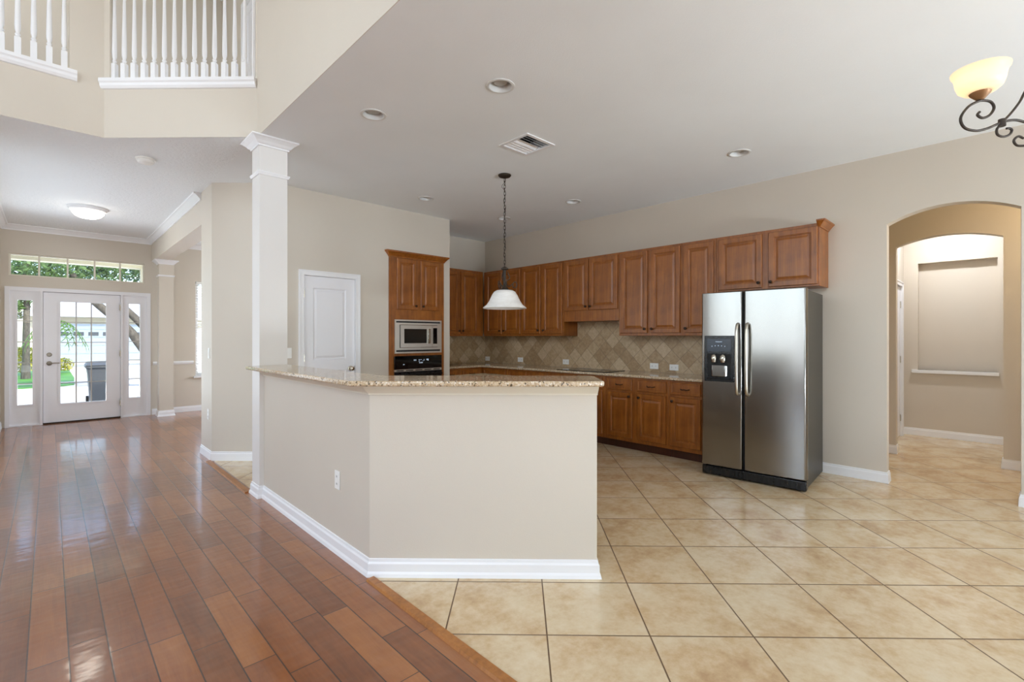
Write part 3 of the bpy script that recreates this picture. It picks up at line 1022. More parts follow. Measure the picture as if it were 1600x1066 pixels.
def drawer_panel(m, x0, x1, z0, z1, y=0.0):
    m.nested(x0, x1, z0, z1, [(0, 0.001), (0, 0.014), (0.006, 0.020), (0.018, 0.020), (0.024, 0.016), (0.028, 0.017)], y)


def knob(parent, x, z, y=-0.020):
    MB().lathe([(0.008, 0), (0.0065, -0.006), (0.006, -0.014), (0.013, -0.018), (0.0165, -0.023), (0.0155, -0.028), (0.009, -0.032), (0, -0.033)], (x, y, z), 16, 'y').xform(WM[parent_root(parent)]).build('knob', 'bronze', parent, smooth=True)


def parent_root(o):
    while o.parent is not None:
        o = o.parent
    return o


def pull(parent, x, z, y=-0.020):
    pts = smooth_curve([(x - 0.048, y + 0.002, z), (x - 0.045, y - 0.016, z - 0.001), (x - 0.022, y - 0.024, z - 0.006), (x, y - 0.020, z - 0.002), (x + 0.022, y - 0.024, z - 0.006), (x + 0.045, y - 0.016, z - 0.001), (x + 0.048, y + 0.002, z)], 4)
    MB().tube(pts, 0.005, 8).xform(WM[parent_root(parent)]).build('pull', 'bronze', parent, smooth=True)


def L2W(mb, root):
    return mb.xform(WM[root])


def cabinet(name, label, cat, loc, rz, w, depth, z0, z1, doors=(), drawers=(), toe=False, group=None, knobs=()):
    """local frame: x along the front from left to right, front at y=0 facing -y"""
    t = thing(name, label, cat, loc, rz, group)
    bz = 0.10 if toe else z0
    L2W(MB().box(0.0006, w - 0.0006, 0, depth - 0.001, bz, z1), t).build('carcass', 'cherry', t, bevel=0.0015)
    if toe:
        L2W(MB().box(0.001, w - 0.001, 0.07, depth - 0.001, 0, 0.0995), t).build('toe_kick', 'cherry_dark', t)
    for (x0, x1, a, b, kx, kz) in doors:
        m = MB()
        door_panel(m, x0, x1, a, b)
        d = L2W(m, t).build('door', 'cherry', t)
        if kx is not None:
            knob(d, kx, kz)
    for (x0, x1, a, b, has) in drawers:
        m = MB()
        drawer_panel(m, x0, x1, a, b)
        d = L2W(m, t).build('drawer', 'cherry', t)
        if has:
            pull(d, (x0 + x1) / 2, (a + b) / 2)
    return t


XU = 5.25
UB, UT_ = 1.372, 2.442


def upper(label, yl, yr, z0, doors, dz0, knob_at):
    """yl > yr : left and right edge as seen from the room"""
    ds = []
    for (a, b), ks in zip(doors, knob_at):
        x0, x1 = yl - a, yl - b
        kx = None if ks is None else (x1 - 0.028 if ks > 0 else x0 + 0.028)
        ds.append((x0, x1, dz0, 2.412, kx, dz0 + 0.05))
    return cabinet('upper_cabinet', label, 'cabinet', (XU, yl, 0), -HP, yl - yr, XR - XU, z0, UT_, ds, group='cherry upper cabinets on the refrigerator wall')


over = upper('short two-door cherry cabinet hung over the refrigerator', 2.192, 1.213, 1.845, [(2.165, 1.722), (1.662, 1.229)], 1.862, (1, -1))
upper('single-door tall cherry upper cabinet touching the cabinet over the refrigerator', 2.585, 2.193, UB, [(2.559, 2.220)], 1.405, (-1,))
upper('tall two-door cherry upper cabinet just right of the cooktop', 3.435, 2.586, UB, [(3.406, 3.025), (2.985, 2.606)], 1.405, (1, -1))
hood = upper('short two-door cherry cabinet with a plain valance above the cooktop', 4.350, 3.436, 1.572, [(4.323, 3.920), (3.900, 3.454)], 1.721, (1, -1))
upper('tall two-door cherry upper cabinet just left of the cooktop cabinet', 5.200, 4.351, UB, [(5.176, 4.795), (4.750, 4.376)], 1.405, (1, -1))
upper('tall two-door cherry upper cabinet nearest the back corner, behind the pendant lamp', 6.085, 5.201, UB, [(6.018, 5.641), (5.596, 5.218)], 1.405, (1, -1))
# crown return left on the end of the cabinet over the fridge
cr = MB().sweep([(XR - 0.001, 1.2125), (XU, 1.2125), (XU, 1.232)], [(0, 2.40), (0.006, 2.40), (0.010, 2.412), (0.040, 2.448), (0.052, 2.456), (0.054, 2.468), (0, 2.468)], 1)
cr.build('crown_return', 'cherry', over)
bx0 = 4.152
cabinet('upper_cabinet', 'two-door cherry upper cabinet on the short back wall beside the oven wall', 'cabinet', (bx0, 6.11, 0), 0, 5.249 - bx0, YB - 6.11, UB, 2.452,
        [(4.385 - bx0, 4.745 - bx0, 1.405, 2.412, 4.717 - bx0, 1.455), (4.769 - bx0, 5.137 - bx0, 1.405, 2.412, 4.797 - bx0, 1.455)])

XBF = 4.985


def base(label, yl, yr, cols, knobs):
    ds, dr = [], []
    for (a, b), ks in zip(cols, knobs):
        x0, x1 = yl - a, yl - b
        ds.append((x0, x1, 0.145, 0.688, x1 - 0.03 if ks > 0 else x0 + 0.03, 0.645))
        dr.append((x0, x1, 0.717, 0.851, True))
    return cabinet('base_cabinet', label, 'cabinet', (XBF, yl, 0), -HP, yl - yr, XR - XBF, 0, 0.876, ds, dr, True, group='cherry base cabinets under the granite worktop')


base('narrow cherry base cabinet with one drawer and door next to the refrigerator', 2.614, 2.215, [(2.586, 2.240)], (-1,))
base('cherry base cabinet with two drawers over two doors, second from the refrigerator', 3.462, 2.615, [(3.423, 3.075), (3.006, 2.640)], (1, -1))
base('cherry base cabinet under the black cooktop', 4.372, 3.463, [(4.333, 3.945), (3.893, 3.504)], (1, -1))
base('cherry base cabinet left of the cooktop, mostly hidden behind the bar', 5.222, 4.373, [(5.183, 4.825), (4.773, 4.412)], (1, -1))
base('cherry corner base cabinet where the two worktop runs meet', 6.428, 5.223, [(5.77, 5.263)], (1,))
bb0 = 4.152
cabinet('base_cabinet', 'cherry base cabinet on the short back wall beside the oven wall', 'cabinet', (bb0, 5.83, 0), 0, 4.983 - bb0, YB - 5.83, 0, 0.876,
        [(0.03, 0.39, 0.145, 0.688, 0.36, 0.645), (0.43, 0.79, 0.145, 0.688, 0.46, 0.645)], [(0.03, 0.39, 0.717, 0.851, True), (0.43, 0.79, 0.717, 0.851, True)], True)

tag(MB().prism([(4.935, 2.205), (XR - 0.011, 2.205), (XR - 0.011, YB - 0.011), (4.152, YB - 0.011), (4.152, 5.785), (4.935, 5.785)], 0.8765, 0.908).build('worktop', 'granite', bevel=0.009, seg=3),
    'L-shaped granite worktop running along the cherry base cabinets', 'worktop')

bs = MB().wall('x', XR - 0.010, XR - 0.0005, 2.205, YB - 0.0005, 0.9085, UB - 0.0005)
bs.box(XR - 0.010, XR - 0.0005, 3.437, 4.349, UB - 0.0005, 1.571)
tag(bs.build('backsplash', 'backsplash'), 'tan stone backsplash laid on the diagonal along the refrigerator wall', 'backsplash')
tag(MB().box(4.152, XR - 0.0105, YB - 0.010, YB - 0.0005, 0.9085, UB - 0.0005).build('backsplash', 'backsplash'), 'short stretch of diagonal stone backsplash on the back wall', 'backsplash')

ck = thing('cooktop', 'flat black glass cooktop set in the granite worktop', 'cooktop', (5.21, 3.86, 0.9085))
MB().box(4.975, 5.445, 3.47, 4.25, 0.9085, 0.916).build('glass_top', 'black_gloss', ck, bevel=0.003)
for x, y, r in ((5.10, 3.68, 0.10), (5.10, 4.05, 0.075), (5.32, 3.68, 0.075), (5.32, 4.05, 0.10)):
    ring = [(x + r * math.cos(a * math.pi / 16), y + r * math.sin(a * math.pi / 16), 0.9163) for a in range(32)]
    MB().tube(ring, 0.0012, 4, closed=True).build('burner_ring', 'slot', ck)

# oven tower recessed in the pantry wall
ow = OV[1] - OV[0]
tower = thing('oven_cabinet', 'tall cherry oven cabinet recessed in the wall, with crown moulding on top', 'cabinet', (OV[0] + 0.002, YP - 0.018, 0))
X0, X1, YT = OV[0] + 0.002, OV[1] - 0.002, YP - 0.018
body = MB().wall('y', YT, YT + 0.02, X0, X1, 0.10, 2.445, holes=[(3.252, 3.972, 1.15, 1.575), (3.242, 3.972, 0.40, 1.095)])
body.build('face_frame', 'cherry', tower)
bd = MB().box(X0, X0 + 0.018, YT + 0.02, YT + 0.58, 0.10, 2.44).box(X1 - 0.018, X1, YT + 0.02, YT + 0.58, 0.10, 2.44)
bd.box(X0 + 0.018, X1 - 0.018, YT + 0.02, YT + 0.58, 2.42, 2.44).box(X0 + 0.018, X1 - 0.018, YT + 0.02, YT + 0.58, 1.61, 1.63).box(X0 + 0.018, X1 - 0.018, YT + 0.02, YT + 0.58, 1.112, 1.13).box(X0 + 0.018, X1 - 0.018, YT + 0.56, YT + 0.58, 0.1, 2.44).box(X0 + 0.018, X1 - 0.018, YT + 0.02, YT + 0.58, 0.36, 0.38)
bd.build('carcass', 'cherry', tower)
MB().box(X0, X1, YT + 0.06, YT + 0.5, 0, 0.1).build('toe_kick', 'cherry_dark', tower)
MB().sweep([(X0, YP - 0.0005), (X0, YT), (X1, YT), (X1, YP - 0.0005)], [(0, 2.405), (0.008, 2.405), (0.012, 2.418), (0.042, 2.455), (0.056, 2.466), (0.060, 2.485), (0, 2.485)], -1).build('crown_moulding', 'cherry', tower)
for a, b, kx in ((3.272, 3.582, 3.555), (3.640, 3.955, 3.668)):
    m = MB()
    door_panel(m, a - X0, b - X0, 1.722, 2.396)
    d = L2W(m, tower).build('door', 'cherry', tower)
    knob(d, kx - X0, 1.772)
m = MB()
drawer_panel(m, 0.08, ow - 0.084, 0.14, 0.36)
L2W(m, tower).build('drawer', 'cherry', tower)

# built-in microwave
mw = thing('microwave', 'stainless built-in microwave above the wall oven', 'microwave', (3.61, YT - 0.02, 1.138))
a0, a1, z0, z1 = 3.240, 3.984, 1.138, 1.586
yk = YT - 0.0005
MB().wall('y', yk - 0.016, yk, a0, a1, z0, z1, holes=[(3.310, 3.918, 1.212, 1.520), (a0 + 0.02, a1 - 0.02, 1.160, 1.182), (a0 + 0.02, a1 - 0.02, 1.546, 1.566)]).build('trim_frame', 'steel_trim', mw)
for zz in (1.160, 1.546):
    v = MB().box(a0 + 0.018, a1 - 0.018, yk - 0.004, yk - 0.001, zz - 0.002, zz + 0.022)
    for i in range(28):
        x = a0 + 0.028 + i * 0.0248
        v.box(x, x + 0.008, yk - 0.012, yk - 0.004, zz, zz + 0.020)
    v.build('vent_grille', 'rubber', mw)
mdoor = MB().wall('y', yk - 0.030, yk - 0.002, 3.318, 3.812, 1.218, 1.514, holes=[(3.372, 3.730, 1.272, 1.465)]).build('door', 'steel_trim', mw)
MB().box(3.370, 3.732, yk - 0.022, yk - 0.016, 1.270, 1.467).build('window', 'mw_glass', mdoor)
mh = MB().prism([(3.738, yk - 0.030), (3.768, yk - 0.030), (3.775, yk - 0.048), (3.742, yk - 0.052)], 1.268, 1.470)
mh.build('handle', 'nickel', mdoor, bevel=0.003)
MB().box(3.818, 3.910, yk - 0.028, yk - 0.002, 1.218, 1.514).build('control_panel', 'steel_trim', mw)
cpn = MB().box(3.832, 3.898, yk - 0.030, yk - 0.028, 1.262, 1.480).build('keypad', 'black_gloss', mw)
bdy = MB().box(3.33, 3.905, yk + 0.001, yk + 0.40, 1.216, 1.516).build('housing', 'black', mw)

# wall oven
ov = thing('wall_oven', 'black built-in wall oven below the microwave', 'oven', (3.61, YT - 0.02, 0.42))
MB().box(3.232, 3.984, yk - 0.022, yk - 0.001, 0.928, 1.104).build('control_panel', 'black_gloss', ov, bevel=0.003)
mk = MB()
for gx, gz, wd, hg in ((3.36, 0.985, .022, .012), (3.525, 1.035, .016, .018), (3.55, 1.035, .012, .018), (3.60, 1.045, .05, .006), (3.60, 1.025, .02, .008), (3.61, 1.0, .018, .014), (3.635, 1.0, .03, .016),
                       (3.685, 1.032, .006, .022), (3.725, 1.04, .03, .018), (3.745, 1.03, .014, .026), (3.665, 1.03, .008, .01)):
    for q in range(2):
        mk.box(gx + q * wd * 0.55, gx + q * wd * 0.55 + wd * 0.35, yk - 0.0226, yk - 0.0220, gz, gz + hg)
mk.build('keypad_print', 'display', ov)['kind'] = 'stuff'
od = MB().wall('y', yk - 0.026, yk - 0.002, 3.236, 3.980, 0.42, 0.895, holes=[(3.34, 3.88, 0.50, 0.76)]).build('door', 'black', ov)
MB().box(3.338, 3.882, yk - 0.018, yk - 0.012, 0.498, 0.762).build('window', 'black_gloss', od)
oh = MB().tube([(3.26, yk - 0.062, 0.852), (3.96, yk - 0.062, 0.852)], 0.013, 12).box(3.285, 3.305, yk - 0.056, yk - 0.024, 0.842, 0.862).box(3.915, 3.935, yk - 0.056, yk - 0.024, 0.842, 0.862)
oh.build('handle', 'black', od, smooth=True)
vs = MB().box(3.236, 3.980, yk - 0.020, yk - 0.002, 0.897, 0.926).build('vent_strip', 'steel_trim', ov)
vv = MB()
for i in range(5):
    vv.box(3.26 + i * 0.145, 3.37 + i * 0.145, yk - 0.0215, yk - 0.0195, 0.905, 0.916)
vv.build('vent_slots', 'black', vs)
MB().box(3.26, 3.95, yk + 0.0, yk + 0.5, 0.43, 1.09).build('housing', 'black', ov)

# ------------------------------------------------------------------ refrigerator (slightly turned)
FA = math.radians(3.8)
fr_rz = -HP + FA
fridge = thing('refrigerator', 'stainless side-by-side refrigerator with black water dispenser', 'refrigerator', (4.632, 2.083, 0), fr_rz)
FW = 0.902
# local: x from left to right along the front, y into depth
fx = lambda mb: L2W(mb, fridge)
fx(MB().box(0.006, FW - 0.006, 0.075, 0.79, 0.03, 1.772)).build('cabinet_body', 'fridge_side', fridge, bevel=0.004)
fx(MB().box(0.004, FW - 0.004, 0.012, 0.085, 0.012, 0.098)).build('kick_grille', 'black', fridge, bevel=0.01)
kg = MB()
for i in range(22):
    kg.box(0.06 + i * 0.037, 0.08 + i * 0.037, 0.009, 0.0115, 0.03, 0.085)
fx(kg).build('grille_slots', 'rubber', fridge)
for x in (0.03, FW - 0.05):
    fx(MB().lathe([(0.03, 0), (0.03, 0.025)], (x, 0.10, 0.03), 16, 'y')).build('roller', 'rubber', fridge)
SPL = 0.386


def fdoor(x0, x1, hole=None):
    """slightly bowed door front"""
    m = MB()
    z0, z1 = 0.108, 1.786
    N = 10
    pts = [(x0, 0.068), (x0, 0.022)]
    for i in range(N + 1):
        t = i / N
        x = x0 + 0.012 + (x1 - x0 - 0.024) * t
        pts.append((x, 0.002 - 0.004 * math.sin(math.pi * t) ** 0.5))
    pts += [(x1, 0.022), (x1, 0.068)]
    m.prism(pts, z0, z1)
    return m


left = fx(fdoor(0.0, SPL - 0.003)).build('freezer_door', 'steel', fridge, bevel=0.006, seg=3)
right = fx(fdoor(SPL + 0.006, FW)).build('fridge_door', 'steel', fridge, bevel=0.006, seg=3)
fx(MB().box(SPL - 0.006, SPL + 0.010, 0.03, 0.072, 0.11, 1.775)).build('door_gasket', 'rubber', fridge)
for dd, hx in ((left, SPL - 0.040), (right, SPL + 0.045)):
    pts = smooth_curve([(hx, 0.0, 0.815), (hx, -0.030, 0.824), (hx, -0.050, 0.865), (hx, -0.057, 0.94), (hx, -0.060, 1.14), (hx, -0.057, 1.34), (hx, -0.050, 1.42), (hx, -0.030, 1.468), (hx, 0.0, 1.478)], 5)
    fx(MB().tube(pts, 0.014, 20)).build('handle', 'handle_steel', dd, smooth=True)
# dispenser
dp = MB()
DX0, DX1, DZ0, DZ1 = 0.034, 0.312, 0.925, 1.368
prof = [(DX0, DZ0 + 0.02)] + [(DX0 + (DX1 - DX0) * i / 8, DZ0 + 0.016 - 0.016 * math.sin(math.pi * i / 8)) for i in range(9)] + [(DX1, DZ1 - 0.006)] + [(DX1 - (DX1 - DX0) * i / 8, DZ1 - 0.006 + 0.008 * math.sin(math.pi * i / 8)) for i in range(9)]
# frame of the dispenser with a recess: build as bezel strips around the cavity
CX0, CX1, CZ0_, CZ1_ = 0.064, 0.282, 0.955, 1.190
yf = -0.010
bz = MB().wall('y', yf, 0.004, DX0, DX1, DZ0, DZ1, holes=[(CX0, CX1, CZ0_, CZ1_)])
disp = fx(bz).build('dispenser', 'black', left, bevel=0.003)
# cavity liner stands proud of the steel door skin
fx(MB().box(CX0 - 0.002, CX1 + 0.002, -0.0052, -0.0042, CZ0_ - 0.002, CZ1_ + 0.002)).build('recess', 'rubber', disp)
fx(MB().box(0.060, 0.286, -0.0125, -0.0098, 1.215, 1.338)).build('control_panel', 'blue_panel', disp, bevel=0.001)
mk = MB()
for i in range(5):
    x = 0.105 + i * 0.030
    mk.box(x, x + 0.007, -0.0131, -0.0124, 1.262 + 0.006 * math.sin(i * 0.8), 1.270 + 0.006 * math.sin(i * 0.8))
fx(mk).build('keypad_print', 'display', disp)['kind'] = 'stuff'
for x in (0.128, 0.212):
    fx(MB().lathe([(0.014, 1.186), (0.026, 1.172), (0.028, 1.145), (0.022, 1.112), (0.012, 1.106)], (x, -0.016, 0), 14)).build('spout', 'nickel', disp, smooth=True)
fx(MB().prism([(0.094, -0.006), (0.112, -0.030), (0.235, -0.030), (0.252, -0.006)], 0.975, 1.085)).build('paddle', 'steel', disp, bevel=0.006)
fx(MB().box(CX0, CX1, -0.030, -0.005, 0.952, 0.966)).build('drip_tray', 'black', disp, bevel=0.003)
# maker's lettering above the display
tc = bpy.data.curves.new('maker_lettering', 'FONT')
tc.body = 'FRIGIDAIRE'
tc.size = 0.0125
tc.align_x = 'CENTER'
tc.extrude = 0.0003
to = bpy.data.objects.new('maker_lettering_src', tc)
COL.objects.link(to)
bpy.context.view_layer.update()
tme = bpy.data.meshes.new_from_object(to.evaluated_get(bpy.context.evaluated_depsgraph_get()))
bpy.data.objects.remove(to)
tmb = MB()
tmb.v = [Vector((0.173 + v.co.x, -0.0130 - v.co.z, 1.305 + v.co.y)) for v in tme.vertices]
tmb.f = [list(p_.vertices) for p_ in tme.polygons]
fx(tmb).build('lettering', 'display', disp)
# door hinge caps
for x in (0.03, FW - 0.09):
    fx(MB().box(x, x + 0.06, 0.03, 0.11, 1.7725, 1.7855)).build('hinge_cap', 'fridge_side', fridge, bevel=0.003)

# ------------------------------------------------------------------ bar top, kitchen island
def rounded(poly, radii, n=6):
    out = []
    N = len(poly)
    for i, (p, r) in enumerate(zip(poly, radii)):
        P, A, B = Vector(p), Vector(poly[i - 1]), Vector(poly[(i + 1) % N])
        if r <= 0:
            out.append(p)
            continue
        d1, d2 = (A - P).normalized(), (B - P).normalized()
        half = math.acos(max(-1, min(1, d1.dot(d2)))) / 2
        tlen = r / math.tan(half)
        c = P + (d1 + d2).normalized() * (r / math.sin(half))
        s_, e_ = P + d1 * tlen, P + d2 * tlen
        a0, a1 = math.atan2(s_.y - c.y, s_.x - c.x), math.atan2(e_.y - c.y, e_.x - c.x)
        while a1 - a0 > math.pi:
            a1 -= 2 * math.pi
        while a1 - a0 < -math.pi:
            a1 += 2 * math.pi
        for q in range(n + 1):
            a = a0 + (a1 - a0) * q / n
            out.append((c.x + r * math.cos(a), c.y + r * math.sin(a)))
    return out


BT = [(1.16, 4.352), (1.16, 2.470), (2.143, 1.487), (2.420, 1.764), (1.50, 2.684), (1.50, 4.352)]
tag(MB().prism(rounded(BT, [0.01, 0.02, 0.035, 0.06, 0.0, 0]), 1.0862, 1.116).build('bar_top', 'granite', bevel=0.0145, seg=4),
    'raised speckled granite bar top on the angled half wall', 'countertop')

isl = thing('kitchen_island', 'low granite-topped kitchen island under the pendant lamp, mostly hidden by the bar', 'island', (3.41, 3.68, 0))
MB().box(2.99, 3.84, 2.95, 4.45, 0.10, 0.876).build('carcass', 'cherry', isl)
MB().box(3.05, 3.78, 3.0, 4.40, 0, 0.10).build('toe_kick', 'cherry_dark', isl)
MB().box(2.95, 3.88, 2.90, 4.49, 0.8765, 0.908).build('worktop', 'granite', isl, bevel=0.009, seg=3)


# ------------------------------------------------------------------ outlets and switches
def outlet_parts(t, w, h, kind):
    """local: plate in the XZ plane facing -Y, centred on the origin"""
    L2W(MB().box(-w / 2, w / 2, -0.006, -0.0003, -h / 2, h / 2), t).build('face_plate', 'white_plastic', t, bevel=0.002)
    if kind == 'h':
        for s_ in (-1, 1):
            L2W(MB().box(s_ * w * 0.22 - 0.015, s_ * w * 0.22 + 0.015, -0.008, -0.006, -0.018, 0.018), t).build('socket', 'white_plastic', t, bevel=0.001)
            L2W(MB().box(s_ * w * 0.22 - 0.006, s_ * w * 0.22 + 0.006, -0.0085, -0.008, 0.003, 0.006).box(s_ * w * 0.22 - 0.006, s_ * w * 0.22 + 0.006, -0.0085, -0.008, -0.006, -0.003), t).build('slot', 'slot', t)
    elif kind == 'v':
        for s_ in (-1, 1):
            zc = s_ * h * 0.2
            L2W(MB().box(-0.016, 0.016, -0.008, -0.006, zc - 0.014, zc + 0.014), t).build('socket', 'white_plastic', t, bevel=0.001)
            L2W(MB().box(-0.007, -0.004, -0.0085, -0.008, zc - 0.006, zc + 0.006).box(0.004, 0.007, -0.0085, -0.008, zc - 0.006, zc + 0.006), t).build('slot', 'slot', t)
    else:
        L2W(MB().box(-0.016, 0.016, -0.009, -0.006, -0.033, 0.033), t).build('rocker', 'white_plastic', t, bevel=0.002)


xs = XR - 0.0102
OG = 'white outlets along the stone backsplash'
o1 = thing('outlet', 'white outlet on the stone backsplash nearest the refrigerator', 'outlet', (xs, 2.843, 0.978), -HP, OG)
outlet_parts(o1, 0.118, 0.074, 'h')
for y, lb in ((3.113, 'white outlet on the backsplash between the cooktop and the outlet nearest the refrigerator'),
              (4.567, 'white outlet on the backsplash just left of the cooktop'),
              (5.528, 'white outlet on the backsplash below the pendant lamp, between cooktop and corner')):
    dup(o1, (xs, y, 0.984), None, lb, OG)
dup(o1, (xs, 6.345, 0.975), None, 'white outlet on the backsplash right in the back corner', OG)
o6 = thing('outlet', 'white double outlet low on the long side of the bar wall', 'outlet', (XI - 0.0001, 2.92, 0.455), -HP)
outlet_parts(o6, 0.07, 0.115, 'v')
s1 = thing('light_switch', 'white rocker switch on the pantry wall half hidden by the column', 'switch', (1.918, YP, 1.175), 0)
outlet_parts(s1, 0.072, 0.118, 's')
s2 = dup(s1, (1.28, 6.17, 1.175), -HP, 'white rocker switch on the end of the wall by the dining room opening')
o7 = dup(o6, (1.28, 6.20, 0.49), -HP, 'white outlet low on the wall end below the rocker switch')

# ------------------------------------------------------------------ ceiling fixtures
def can_light(label, x, y):
    t = thing('recessed_light', label, 'ceiling light', (x, y, CZ), 0, 'recessed ceiling lights')
    MB().lathe([(0.0965, CZ - 0.0005), (0.095, CZ - 0.005), (0.086, CZ - 0.008), (0.078, CZ - 0.006), (0.0755, CZ - 0.002), (0.072, CZ + 0.03), (0.066, CZ + 0.075), (0.0665, CZ + 0.08), (0.0775, CZ + 0.03), (0.0775, CZ + 0.001), (0.0965, CZ - 0.0005)], (x, y, 0), 36).build('trim_ring', 'can_trim', t, smooth=True)
    MB().lathe([(0.0, CZ + 0.018), (0.040, CZ + 0.018), (0.047, CZ + 0.024), (0.05, CZ + 0.045), (0.05, CZ + 0.12), (0.0, CZ + 0.12)], (x, y, 0), 24).build('lamp', 'lamp_face', t, smooth=True)
    return t


LBL = ['recessed ceiling light nearest the white column', 'largest recessed ceiling light, nearest the camera above the bar', 'recessed ceiling light close to the oven wall',
       'recessed ceiling light above the cooktop', 'recessed ceiling light in the back corner, behind the pendant chain', 'recessed ceiling light in front of the refrigerator']
c0 = can_light(LBL[0], *CANS[0])
for (x, y), lb in list(zip(CANS, LBL))[1:]:
    dup(c0, (x, y, CZ), None, lb)

vt = thing('ceiling_vent', 'white slatted air register in the kitchen ceiling', 'vent', (3.015, 2.919, CZ))
MB().wall('z' if False else 'x', 0, 0.008, 2.745, 3.093, 2.840, 3.190, holes=[(2.774, 3.064, 2.868, 3.162)]).xform(Matrix(((0, 0, 1, 0), (0, 1, 0, 0), (-1, 0, 0, CZ - 0.0005), (0, 0, 0, 1)))).build('frame', 'trim', vt)
MB().box(2.870, 3.160, 2.776, 3.062, CZ + 0.085, CZ + 0.095).build('duct', 'rubber', vt)
for i in range(8):
    y = 2.790 + i * 0.0365
    tilt = -0.018 if i > 3 else 0.018
    sm = MB().add([(2.869, y - tilt, CZ - 0.004), (3.161, y - tilt, CZ - 0.004), (3.161, y + tilt, CZ + 0.018), (2.869, y + tilt, CZ + 0.018),
                   (2.869, y - tilt, CZ - 0.0025), (3.161, y - tilt, CZ - 0.0025), (3.161, y + tilt, CZ + 0.0195), (2.869, y + tilt, CZ + 0.0195)],
                  [(0, 1, 2, 3), (7, 6, 5, 4), (0, 4, 5, 1), (1, 5, 6, 2), (2, 6, 7, 3), (3, 7, 4, 0)])
    sm.build('slat', 'trim', vt)

sd = thing('smoke_detector', 'round white smoke detector on the foyer ceiling', 'smoke detector', (0.656, 5.667, CZ))
MB().lathe([(0.0, CZ - 0.0005), (0.080, CZ - 0.0005), (0.080, CZ - 0.012), (0.074, CZ - 0.016), (0.0, CZ - 0.016)], (0.656, 5.667, 0), 32).build('base', 'white_plastic', sd, smooth=True)
MB().lathe([(0.0, CZ - 0.016), (0.066, CZ - 0.016), (0.068, CZ - 0.030), (0.058, CZ - 0.044), (0.030, CZ - 0.050), (0.0, CZ - 0.051)], (0.656, 5.667, 0), 32).build('cover', 'white_plastic', sd, smooth=True)

fl = thing('flush_ceiling_light', 'lit white glass dome light on the foyer ceiling', 'ceiling light', (0.364, 8.353, CZ))
MB().lathe([(0.0, CZ - 0.0005), (0.205, CZ - 0.0005), (0.205, CZ - 0.014), (0.190, CZ - 0.022), (0.186, CZ - 0.040), (0.165, CZ - 0.050), (0.0, CZ - 0.050)], (0.364, 8.353, 0), 40).build('pan', 'trim', fl, smooth=True)
MB().lathe([(0.168, CZ - 0.050), (0.160, CZ - 0.075), (0.130, CZ - 0.108), (0.085, CZ - 0.130), (0.0, CZ - 0.138)], (0.364, 8.353, 0), 40).build('glass_bowl', 'dome_glow', fl, smooth=True)
MB().lathe([(0.010, CZ - 0.136), (0.012, CZ - 0.142), (0.006, CZ - 0.150), (0.0, CZ - 0.151)], (0.364, 8.353, 0), 14).build('finial', 'trim', fl, smooth=True)

# pendant over the island
PX, PY = 3.412, 3.626
pd = thing('pendant_lamp', 'bell-shaped white glass pendant lamp on a long dark chain', 'pendant lamp', (PX, PY, 1.655))
MB().lathe([(0.0, CZ - 0.0005), (0.068, CZ - 0.0005), (0.068, CZ - 0.008), (0.058, CZ - 0.020), (0.030, CZ - 0.030), (0.010, CZ - 0.034), (0, CZ - 0.036)], (PX, PY, 0), 28).build('canopy', 'iron', pd, smooth=True)
ch = MB()
zt, zb = CZ - 0.034, 2.085
nl = 26
for i in range(nl):
    zc = zt - (zt - zb) * (i + 0.5) / nl
    hl = (zt - zb) / nl * 0.68
    a = 0 if i % 2 else HP
    jx = 0.003 * math.sin(i * 1.7)
    lp = []
    for q in range(14):
        th = 2 * math.pi * q / 14
        lx, lz = 0.0095 * math.cos(th), hl * math.sin(th)
        lp.append((PX + jx + lx * math.cos(a + 0.5), PY + lx * math.sin(a + 0.5), zc + lz))
    ch.tube(lp, 0.0026, 6, closed=True)
ch.build('chain', 'iron', pd, smooth=True)
cd = []
for i in range(60):
    t_ = i / 59
    rr = 0.008 + (0.022 if 0.06 < t_ < 0.13 else 0.0) * math.sin((t_ - 0.06) / 0.07 * math.pi)
    cd.append((PX + rr * math.cos(i * 0.55 if rr < 0.012 else 2.6), PY + rr * math.sin(i * 0.55 if rr < 0.012 else 2.6), zt - (zt - zb) * t_))
MB().tube(cd, 0.0022, 6).build('cord', 'bronze', pd, smooth=True)
MB().lathe([(0.0, 2.095), (0.010, 2.090), (0.028, 2.082), (0.040, 2.070), (0.040, 2.062), (0.018, 2.052), (0.013, 2.03), (0.016, 1.99), (0.012, 1.95), (0.016, 1.91), (0.022, 1.88), (0.045, 1.852), (0.052, 1.842), (0.0, 1.838)], (PX, PY, 0), 20).build('stem', 'iron', pd, smooth=True)
for q in range(3):
    a = math.radians(-44 + 120 * q)
    prof = [(0.030, 2.060), (0.040, 2.03), (0.052, 1.998), (0.042, 1.975), (0.024, 1.968), (0.018, 1.945), (0.026, 1.915), (0.050, 1.905), (0.078, 1.925), (0.098, 1.948), (0.118, 1.945), (0.128, 1.920), (0.118, 1.895), (0.095, 1.890), (0.084, 1.908), (0.092, 1.924)]
    pts = smooth_curve([(PX + r * math.cos(a), PY + r * math.sin(a), z - 0.02) for r, z in prof], 4)
    MB().tube(pts, 0.0045, 8).build('scroll', 'iron', pd, smooth=True)
MB().lathe([(0.045, 1.846), (0.085, 1.842), (0.112, 1.826), (0.135, 1.790), (0.160, 1.735), (0.190, 1.690), (0.225, 1.662), (0.229, 1.655), (0.224, 1.653), (0.186, 1.682), (0.155, 1.730), (0.130, 1.785), (0.108, 1.820), (0.083, 1.836), (0.045, 1.840)], (PX, PY, 0), 48).build('glass_shade', 'alabaster', pd, smooth=True)

